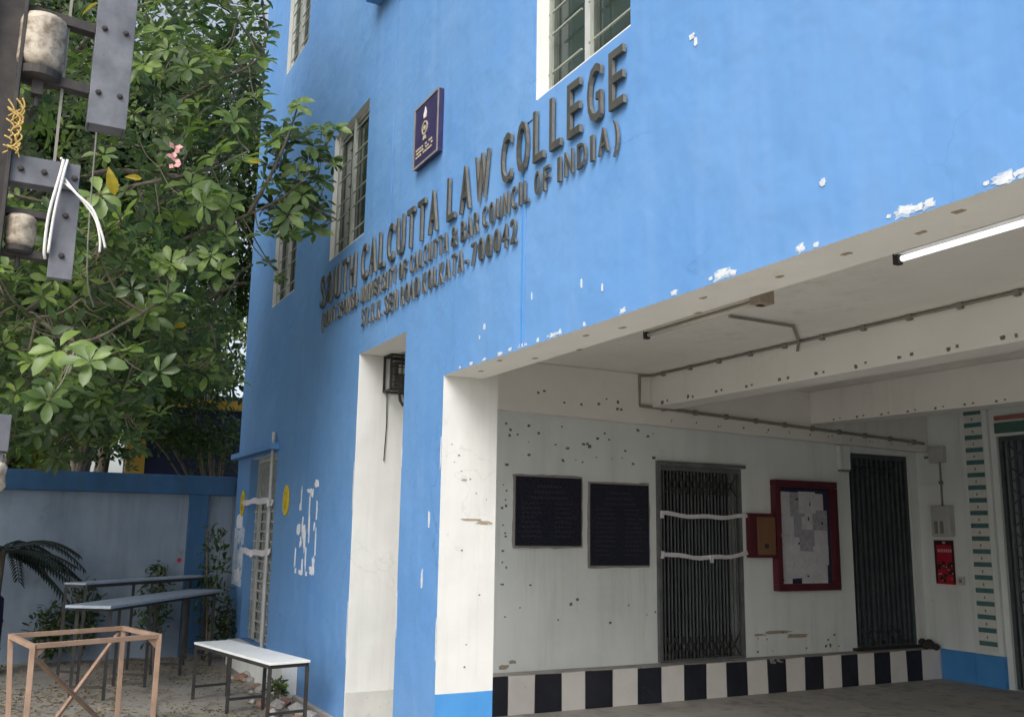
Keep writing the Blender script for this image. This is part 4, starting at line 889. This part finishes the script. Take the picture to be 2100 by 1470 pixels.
limb_targets += [tuple(map(tuple, (at(250, 560, 9.6), at(400, 480, 9.4), at(510, 440, 9.0), at(600, 390, 9.0), at(650, 320, 9.2)))), tuple(map(tuple, (at(510, 440, 9.0), at(560, 350, 8.9), at(590, 280, 9.0), at(612, 215, 9.05)))), tuple(map(tuple, (at(600, 390, 9.0), at(650, 430, 9.2), at(690, 450, 9.4)))), tuple(map(tuple, (at(120, 420, 8.6), at(280, 380, 8.2), at(420, 350, 8.0), at(510, 310, 8.3)))), tuple(map(tuple, (at(60, 640, 8.4), at(160, 700, 7.2), at(260, 660, 7.4), at(340, 610, 7.3)))), tuple(map(tuple, (at(300, 250, 10), at(420, 180, 9.4), at(520, 130, 9.0), at(550, 70, 9.2))))]
limb_pts = []
for lt in limb_targets:
    p = rope(lt, 0, nseg=8); limb_pts += [np.array(q) for q in p]
    MB().tube(p, np.linspace(.05 if lt[0][0] < -12.2 else .02, .012 if lt[0][0] < -12.2 else .006, len(p)).tolist(), 8).build('limb', M['bark'], tree, smooth=True)
limb_pts = np.array(limb_pts)
# hero rosettes: branch ends standing out against the wall and the darker leaves
hero = [(345, 605, 7.2, .20), (300, 640, 7.6, .20), (120, 715, 6.6, .22), (70, 745, 6.8, .20), (185, 740, 6.4, .19), (100, 820, 7.0, .18), (205, 400, 6.6, .2), (500, 330, 8.2, .21), (440, 320, 8.0, .22), (560, 290, 8.6, .2), (590, 440, 8.8, .21), (620, 400, 9.0, .19),
        (640, 300, 9.2, .20), (680, 330, 9.3, .19), (615, 215, 9.0, .15), (600, 250, 9.1, .17), (660, 260, 9.2, .17), (690, 440, 9.4, .19), (660, 480, 9.4, .17), (575, 570, 9.2, .10), (550, 540, 9.2, .11), (470, 420, 8.0, .2), (390, 380, 7.8, .2), (430, 400, 7.8, .2), (530, 120, 8.8, .19), (550, 60, 9.2, .19),
        (350, 540, 7.4, .18), (450, 560, 8.2, .18), (610, 350, 9.0, .18), (540, 480, 8.9, .19), (640, 450, 9.2, .18), (480, 250, 8.4, .2), (525, 200, 8.7, .2), (695, 270, 9.35, .16), (710, 380, 9.4, .15), (560, 380, 8.7, .18), (600, 480, 9.0, .18)]
hc = np.array([at(a, c, d) for a, c, d, s in hero]); hs_ = np.array([h[3]*.9 for h in hero])
# keep every tip clear of the wall
hc[:, 1] = np.minimum(hc[:, 1], -.32)
ax = np.array([.62, -.25, .55])+rng.normal(size=(len(hero), 3))*.28
th = rng.uniform(.42, .78, len(hero)); th[7:10] = .8; th[14] = .86
P_, D_, N_, S_, T_ = rosettes(hc, ax, hs_, (7, 10), th)
order = rng.permutation(len(P_)); nh = min(295, len(P_))
lm = []
for k in range(6):        # six leaf shapes, shared by all single leaves
    v, f = leaf_template(.40+.03*k, .10+.05*k, .12+.07*k)
    me = bpy.data.meshes.new('leaf'); me.from_pydata(v.tolist(), [], f); me.polygons.foreach_set('use_smooth', [True]*len(f)); me.materials.append(M['leaf'])
    a = me.attributes.new('tone', 'FLOAT', 'POINT'); a.data.foreach_set('value', [.30+.1*k]*len(v)); lm.append(me)
Fm = frame(D_, N_)
for i in order[:nh]:
    k = int(np.clip((T_[i]-.30)/.1+.5, 0, 5))
    o = bpy.data.objects.new('leaf', lm[k]); C.objects.link(o); o.parent = tree; o.matrix_parent_inverse = inv(tree)
    mm = Matrix([[*(Fm[i][r_]*S_[i]), P_[i][r_]] for r_ in range(3)]+[[0, 0, 0, 1]]); o.matrix_basis = mm
tw = MB()
nodes = limb_pts.copy()
def twig_to(c, rad=.006, maxd=.9, grow=False):
    global nodes
    dd = ((nodes-c)**2).sum(1); j = np.argmin(dd)
    if dd[j] > maxd**2: return
    a = nodes[j]; L_ = math.sqrt(dd[j]); mid = (a+c)/2+np.array([0, 0, -.10*L_])+rng.normal(size=3)*.05*L_
    p = rope([a, mid, c], 0, nseg=4); tw.tube(p, np.linspace(rad*1.7, rad*.7, 9).tolist(), 5, cap=False)
    if grow: nodes = np.vstack([nodes, np.array([np.array(q) for q in p[3:]])])
# the rest of the crown: rosettes through the volume
def crown_pts(n_, boxes):
    out = []
    for (px0, px1, py0, py1, d0, d1), share in boxes:
        m_ = int(n_*share)
        for _ in range(m_): out.append(at(rng.uniform(px0, px1), rng.uniform(py0, py1), rng.uniform(d0, d1)))
    return np.array(out)
boxes = [((-150, 470, -350, 560, 7.2, 12.5), .42), ((-120, 330, 420, 900, 7.0, 12.0), .22), ((300, 480, 380, 800, 8.8, 12.3), .13), ((380, 540, -300, 300, 9.0, 12.3), .12), ((540, 700, 260, 480, 9.1, 9.7), .03), ((-900, -100, -500, 800, 8, 12.5), .14), ((-60, 290, 780, 960, 10.2, 12.6), .06)]  # far left box is unseen crown, added to deepen the shade
cp = crown_pts(2700, boxes); cp = cp[(cp[:, 1] < -.30) & (cp[:, 2] > 2.30)]
# clump: leave gaps where a coarse lattice says so
ph = np.sin(cp[:, 0]*2.1+1)+np.sin(cp[:, 1]*2.9+cp[:, 2]*1.7)+np.sin(cp[:, 2]*2.3+.5); cp = cp[ph > -1.5]
ax = np.array([.45, -.15, .7])+rng.normal(size=(len(cp), 3))*.45
P2, D2, N2, S2, T2_ = rosettes(cp, ax, rng.uniform(.085, .175, len(cp)), (6, 10), np.clip(rng.normal(.42, .24, len(cp)), .02, .88))
rest = order[nh:]
if len(rest): P2 = np.vstack([P2, P_[rest]]); D2 = np.vstack([D2, D_[rest]]); N2 = np.vstack([N2, N_[rest]]); S2 = np.concatenate([S2, S_[rest]]); T2_ = np.concatenate([T2_, T_[rest]])
nn_ = 9000; cl_ = np.array([-9.6, -6.0, 6.4])+unit(46)*(rng.random((46, 1))**(1/3))*np.array([3.6, 2.7, 3.2])  # unseen leaf clumps added left of view to shade yard and boundary wall
kk = rng.integers(0, 46, nn_); pe = cl_[kk]+unit(nn_)*(rng.random((nn_, 1))**.5)*.95
P2 = np.vstack([P2, pe]); D2 = np.vstack([D2, unit(nn_)]); N2 = np.vstack([N2, unit(nn_)*.5+np.array([.3, -.2, .8])]); S2 = np.concatenate([S2, rng.uniform(.15, .24, nn_)]); T2_ = np.concatenate([T2_, rng.uniform(.15, .6, nn_)])
yl = rng.random(len(T2_)) < .004; T2_[yl] = .99
tag(leaf_mass('crown', P2, D2, N2, S2, T2_, M['leaf'], tree), kind='stuff')
for c in cp[rng.permutation(len(cp))[:150]]: twig_to(c, .009, 1.2, True)
for c in hc: twig_to(c, .005, .75)
for c in cp: twig_to(c, .0035, .45)
tag(tw.build('twigs', M['twig'], tree, smooth=True, fix=False), kind='stuff')
# a few single yellow leaves and a pink blossom
for px, py, s in ((222, 342, .17), (255, 363, .10), (508, 330, .08)):
    me = bpy.data.meshes.new('leaf'); me.from_pydata(LV.tolist(), [], LF); me.materials.append(M['leaf']); a = me.attributes.new('tone', 'FLOAT', 'POINT'); a.data.foreach_set('value', [.98]*len(LV))
    o = bpy.data.objects.new('leaf', me); C.objects.link(o); o.parent = tree; o.matrix_parent_inverse = inv(tree)
    q = at(px, py, 6.3); f3 = frame(np.array([[.1, .3, -1.]]) if s > .1 else np.array([[.1, .9, .15]]), np.array([[1, -.1, .1]]))[0]
    o.matrix_basis = Matrix([[*(f3[r_]*s), q[r_]] for r_ in range(3)]+[[0, 0, 0, 1]])
m_ = MB(); c = at(357, 315, 7.2)
for k in range(9):
    a = k*2.4; d = Vector((.5, math.cos(a), math.sin(a))); s = d.cross(Vector((1, 0, 0))).normalized(); q = Vector(c)+Vector((0, 0, -.018*k+.05)); m_.add([q, q+d*.03+s*.018, q+d*.055, q+d*.03-s*.018], [(0, 1, 2, 3)])
m_.build('blossom', mat('pink_petal', (.62, .26, .26), (.72, .40, .38), 30, .6), tree)

# --- trees beyond the wall
def far_tree(name, base, h, cen, rad, nleaf, size, tone, lab, trunk_r=.16, lean=(0, 0), cl=26, seed=1, grp='trees beyond the boundary wall'):
    global rng
    rng = np.random.default_rng(seed)
    t = empty(name, (*base, 0), lab, 'tree', grp)
    top = Vector((base[0]+lean[0], base[1]+lean[1], h))
    p = rope([(*base, -.2), ((base[0]*2+top.x)/3+.1, (base[1]*2+top.y)/3, h*.33), ((base[0]+2*top.x)/3-.1, (base[1]+2*top.y)/3+.1, h*.66), top], 0)
    MB().tube(p, np.linspace(trunk_r, trunk_r*.35, len(p)).tolist(), 10).build('trunk', M['bark'], t, smooth=True)
    cen = np.array(cen); rad = np.array(rad)
    cc = unit(cl)*(rng.random((cl, 1))**(1/3))*rad*.85+cen
    lb = MB()
    for c in cc[:12]: lb.tube(rope([top*.55+Vector((base[0], base[1], 0))*.45, (top+Vector(c))/2+Vector((0, 0, .2)), c], 0, nseg=5), np.linspace(trunk_r*.4, .015, 11).tolist(), 6, cap=False)
    lb.build('limb', M['bark'], t, smooth=True, fix=False)
    k = rng.integers(0, cl, nleaf); cr = rng.uniform(.22, .42, cl)*rad.mean()
    pos = cc[k]+unit(nleaf)*(rng.random((nleaf, 1))**.5)*cr[k][:, None]*np.array([1, 1, .8])
    d = unit(nleaf)*.8+np.array([.2, 0, -.25]); nn = unit(nleaf)*.6+np.array([.35, -.1, .8])
    tn = np.clip(tone+rng.normal(size=cl)[k]*.12+rng.normal(size=nleaf)*.10, 0, .9)
    tag(leaf_mass('crown', pos, d, nn, rng.uniform(size*.7, size*1.25, nleaf), tn, M['leaf_far'], t), kind='stuff')
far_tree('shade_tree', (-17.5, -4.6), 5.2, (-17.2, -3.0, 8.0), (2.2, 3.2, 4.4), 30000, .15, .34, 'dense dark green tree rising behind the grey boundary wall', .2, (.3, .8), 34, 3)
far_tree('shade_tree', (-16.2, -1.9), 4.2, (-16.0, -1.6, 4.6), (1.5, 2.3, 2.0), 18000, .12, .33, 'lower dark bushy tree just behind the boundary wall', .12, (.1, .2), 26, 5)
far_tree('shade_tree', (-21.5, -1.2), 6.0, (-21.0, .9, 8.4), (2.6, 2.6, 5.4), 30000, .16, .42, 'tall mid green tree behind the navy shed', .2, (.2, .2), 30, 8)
far_tree('sunlit_tree', (-25, -5.2), 5.5, (-25, -3.6, 3.9), (2.4, 3.4, 2.9), 18000, .17, .82, 'pale yellow green tree far beyond the boundary wall', .2, (0, .3), 26, 12)  # sunlit look is put into the leaf colour by a paler tone
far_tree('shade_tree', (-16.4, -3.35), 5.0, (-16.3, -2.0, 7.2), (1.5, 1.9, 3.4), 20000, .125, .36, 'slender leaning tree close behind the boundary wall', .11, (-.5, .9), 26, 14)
far_tree('sunlit_tree', (-30, 2.5), 6.5, (-30, 1.2, 8.0), (3.2, 3.4, 4.2), 9000, .24, .6, 'broad light green tree far behind the shed', .25, (0, -.3), 26, 17)  # lighter leaf tone carries the painted sunlight here too
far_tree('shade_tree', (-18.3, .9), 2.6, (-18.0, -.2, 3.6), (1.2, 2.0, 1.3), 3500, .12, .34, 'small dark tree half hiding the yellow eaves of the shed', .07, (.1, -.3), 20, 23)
far_tree('sunlit_tree', (-19.4, -3.6), 2.2, (-19.3, -2.9, 3.3), (1.1, 1.7, 1.4), 8000, .13, .7, 'low yellow green tree just behind the boundary wall', .06, (.1, .3), 22, 29)  # low tree with sunlight painted in as a raised leaf tone
rng = np.random.default_rng(21)

# --- plants in the yard
def shrub(name, c, r_, n_, size, lab, material='leaf_far', tone=.35, h=1.0):
    t = empty(name, (c[0], c[1], 0), lab, 'plant', 'plants along the boundary wall'); c = np.array([c[0], c[1], 0])
    m_ = MB()
    for k in range(5):
        a = rng.random()*6.28; m_.tube([c, c+np.array([math.cos(a)*r_*.3, math.sin(a)*r_*.3, h*.5]), c+np.array([math.cos(a)*r_*.6, math.sin(a)*r_*.6, h*.92])], [.012, .009, .005], 5)
    m_.build('stem', M['twig'], t)
    pos = c+unit(n_)*np.array([r_, r_, h*.45])*(rng.random((n_, 1))**.4)+np.array([0, 0, h*.55]); pos[:, 2] = np.maximum(pos[:, 2], .06)
    leaf = leaf_mass('foliage', pos, unit(n_)+np.array([0, 0, .2]), unit(n_)*.5+np.array([.2, -.1, .9]), rng.uniform(size*.6, size*1.3, n_), np.clip(tone+rng.normal(size=n_)*.14, 0, .9), M[material], t); tag(leaf, kind='stuff')
shrub('potted_shrub', (-12.72, -.30), .20, 260, .09, 'small leafy shrub growing at the corner of blue building and boundary wall', tone=.4, h=1.75)
shrub('wall_shrub', (-12.95, -.95), .22, 380, .08, 'low green shrub with red flower below the blue wall pillar', tone=.4, h=1.25)
shrub('wall_shrub', (-12.95, -1.75), .22, 340, .08, 'low green shrub against the grey wall behind the desk frame', tone=.36, h=1.0)
shrub('wall_shrub', (-12.90, -2.12), .24, 340, .085, 'bushy low shrub at the wall between the dark palm and the desk', tone=.30, h=.72)
shrub('wall_shrub', (-12.6, -.12), .14, 200, .08, 'low dark shrub beside the blue wall below the poster', tone=.25, h=.75)
shrub('weed_tuft', (-9.50, -.22), .09, 90, .075, 'small bright green weed tuft by the white door step', tone=.6, h=.22)
m_ = MB(); c = Vector((-12.86, -.70, 1.22))
for k in range(6): a = k*1.05; d = Vector((.3, math.cos(a), math.sin(a))).normalized(); s = d.cross(Vector((1, 0, 0))).normalized(); m_.add([c, c+d*.02+s*.014, c+d*.04, c+d*.02-s*.014], [(0, 1, 2, 3)])
fo = m_.build('flower', M['red'], bpy.data.objects['wall_shrub'])
# drooping dark palm
pm = empty('palm_plant', (-12.55, -2.72, 0), 'dark drooping palm plant against the grey boundary wall', 'plant')
MB().tube([(-12.55, -2.74, -.05), (-12.54, -2.72, .7), (-12.53, -2.70, 1.35)], [.05, .045, .035], 10).build('stem', M['bark'], pm, smooth=True)
for k in range(22):
    a = -1.3+k*.22+rng.normal()*.1; ln = rng.uniform(.6, .95); rise = rng.uniform(-.06, .22)
    base = np.array([-12.53, -2.70, 1.34]); d = np.array([math.cos(a)*.55, math.sin(a+1.2)*.2+.85*abs(math.sin(k*.7+.4)), 0]); d[1] = d[1] if k % 4 else -d[1]; d /= np.linalg.norm(d)
    pp = [base+d*ln*t+np.array([0, 0, rise*math.sin(t*2.2)-.55*t*t*(.4+.6*(k % 3)/2)]) for t in np.linspace(0, 1, 9)]
    f_ = MB(); f_.tube(pp, np.linspace(.008, .003, 9).tolist(), 5)
    for j in range(2, 9):
        tg = pp[j]-pp[j-1]; tg /= np.linalg.norm(tg); sd_ = np.cross(tg, [0, 0, 1]); sd_ /= np.linalg.norm(sd_)+1e-6
        for sgn in (-1, 1):
            for q in (0, .33, .66):
                o_ = pp[j-1]+(pp[j]-pp[j-1])*q; l = .17*(1-.5*(j/9)); e = o_+(sd_*sgn*.75+tg*.6)*l+np.array([0, 0, -.05]); mdp = (o_+e)/2+np.array([0, 0, .015]); wv = tg*.022
                f_.add([o_, mdp+wv, e, mdp-wv], [(0, 1, 2, 3)])
    fo = f_.build('frond', M['leaf_dark'], pm, fix=False)
# dark blue drum standing under the palm
dm = empty('plastic_drum', (-12.5, -2.86, 0), 'dark blue plastic drum in the shade below the palm', 'drum')
m_ = MB(); m_.lathe((-12.35, -2.86, 0), [(.20, 0), (.23, .03), (.235, .25), (.245, .27), (.235, .29), (.235, .55), (.245, .57), (.235, .59), (.225, .82), (.18, .86)], 20); m_.build('shell', M['navy_b'], dm, smooth=True)
m_ = MB(); m_.lathe((-12.35, -2.86, .855), [(.16, 0), (.17, .03), (.14, .04)], 20); m_.build('lid', M['navy_b'], dm)

# ------------------------------------------------------------------ litter on the ground
N_ = 11000; pos = np.stack([rng.uniform(-13, -6, N_), rng.uniform(-3.6, -.05, N_), np.full(N_, .008)], 1)
keep = rng.random(N_) < (.25+.75*(np.sin(pos[:, 0]*1.7)*np.sin(pos[:, 1]*2.6+1) > -.1)); pos = pos[keep]; n_ = len(pos)
d = unit(n_)*np.array([1, 1, .12]); nn = unit(n_)*.25+np.array([0, 0, 1.])
M['litter'] = leaf_mat('dry_leaf', (.07, .05, .03), (.20, .14, .065), (.42, .34, .15), .1, .8)
lt = leaf_mass('leaf_litter', pos, d, nn, rng.uniform(.018, .06, n_), rng.uniform(.1, .88, n_), M['litter'], None); tag(lt, 'dry fallen leaves scattered over the yard floor', 'leaf litter', kind='stuff')
for k in range(26):
    x = rng.uniform(-11.2, -8.3); y = -.18-abs(rng.normal())*.16; s = rng.uniform(.03, .09)
    bm = bmesh.new(); bmesh.ops.create_icosphere(bm, subdivisions=1, radius=s)
    for v in bm.verts: v.co = Vector((v.co.x*rng.uniform(.8, 1.3), v.co.y*rng.uniform(.7, 1.2), max(-s*.4, v.co.z*rng.uniform(.45, .8))))
    me = bpy.data.meshes.new('rubble_stone'); bm.to_mesh(me); bm.free(); br = k % 3 == 0; me.materials.append(M['brickm'] if br else M['stone'])
    o = bpy.data.objects.new('rubble_stone', me); C.objects.link(o); o.location = (x, y, s*.3); o.rotation_euler = (0, 0, rng.random()*6)
    tag(o, 'small reddish broken brick lump on the ground at the foot of the blue wall' if br else 'small grey rubble stone on the ground at the foot of the blue wall', 'rubble', 'reddish rubble by the wall' if br else 'grey rubble by the wall')
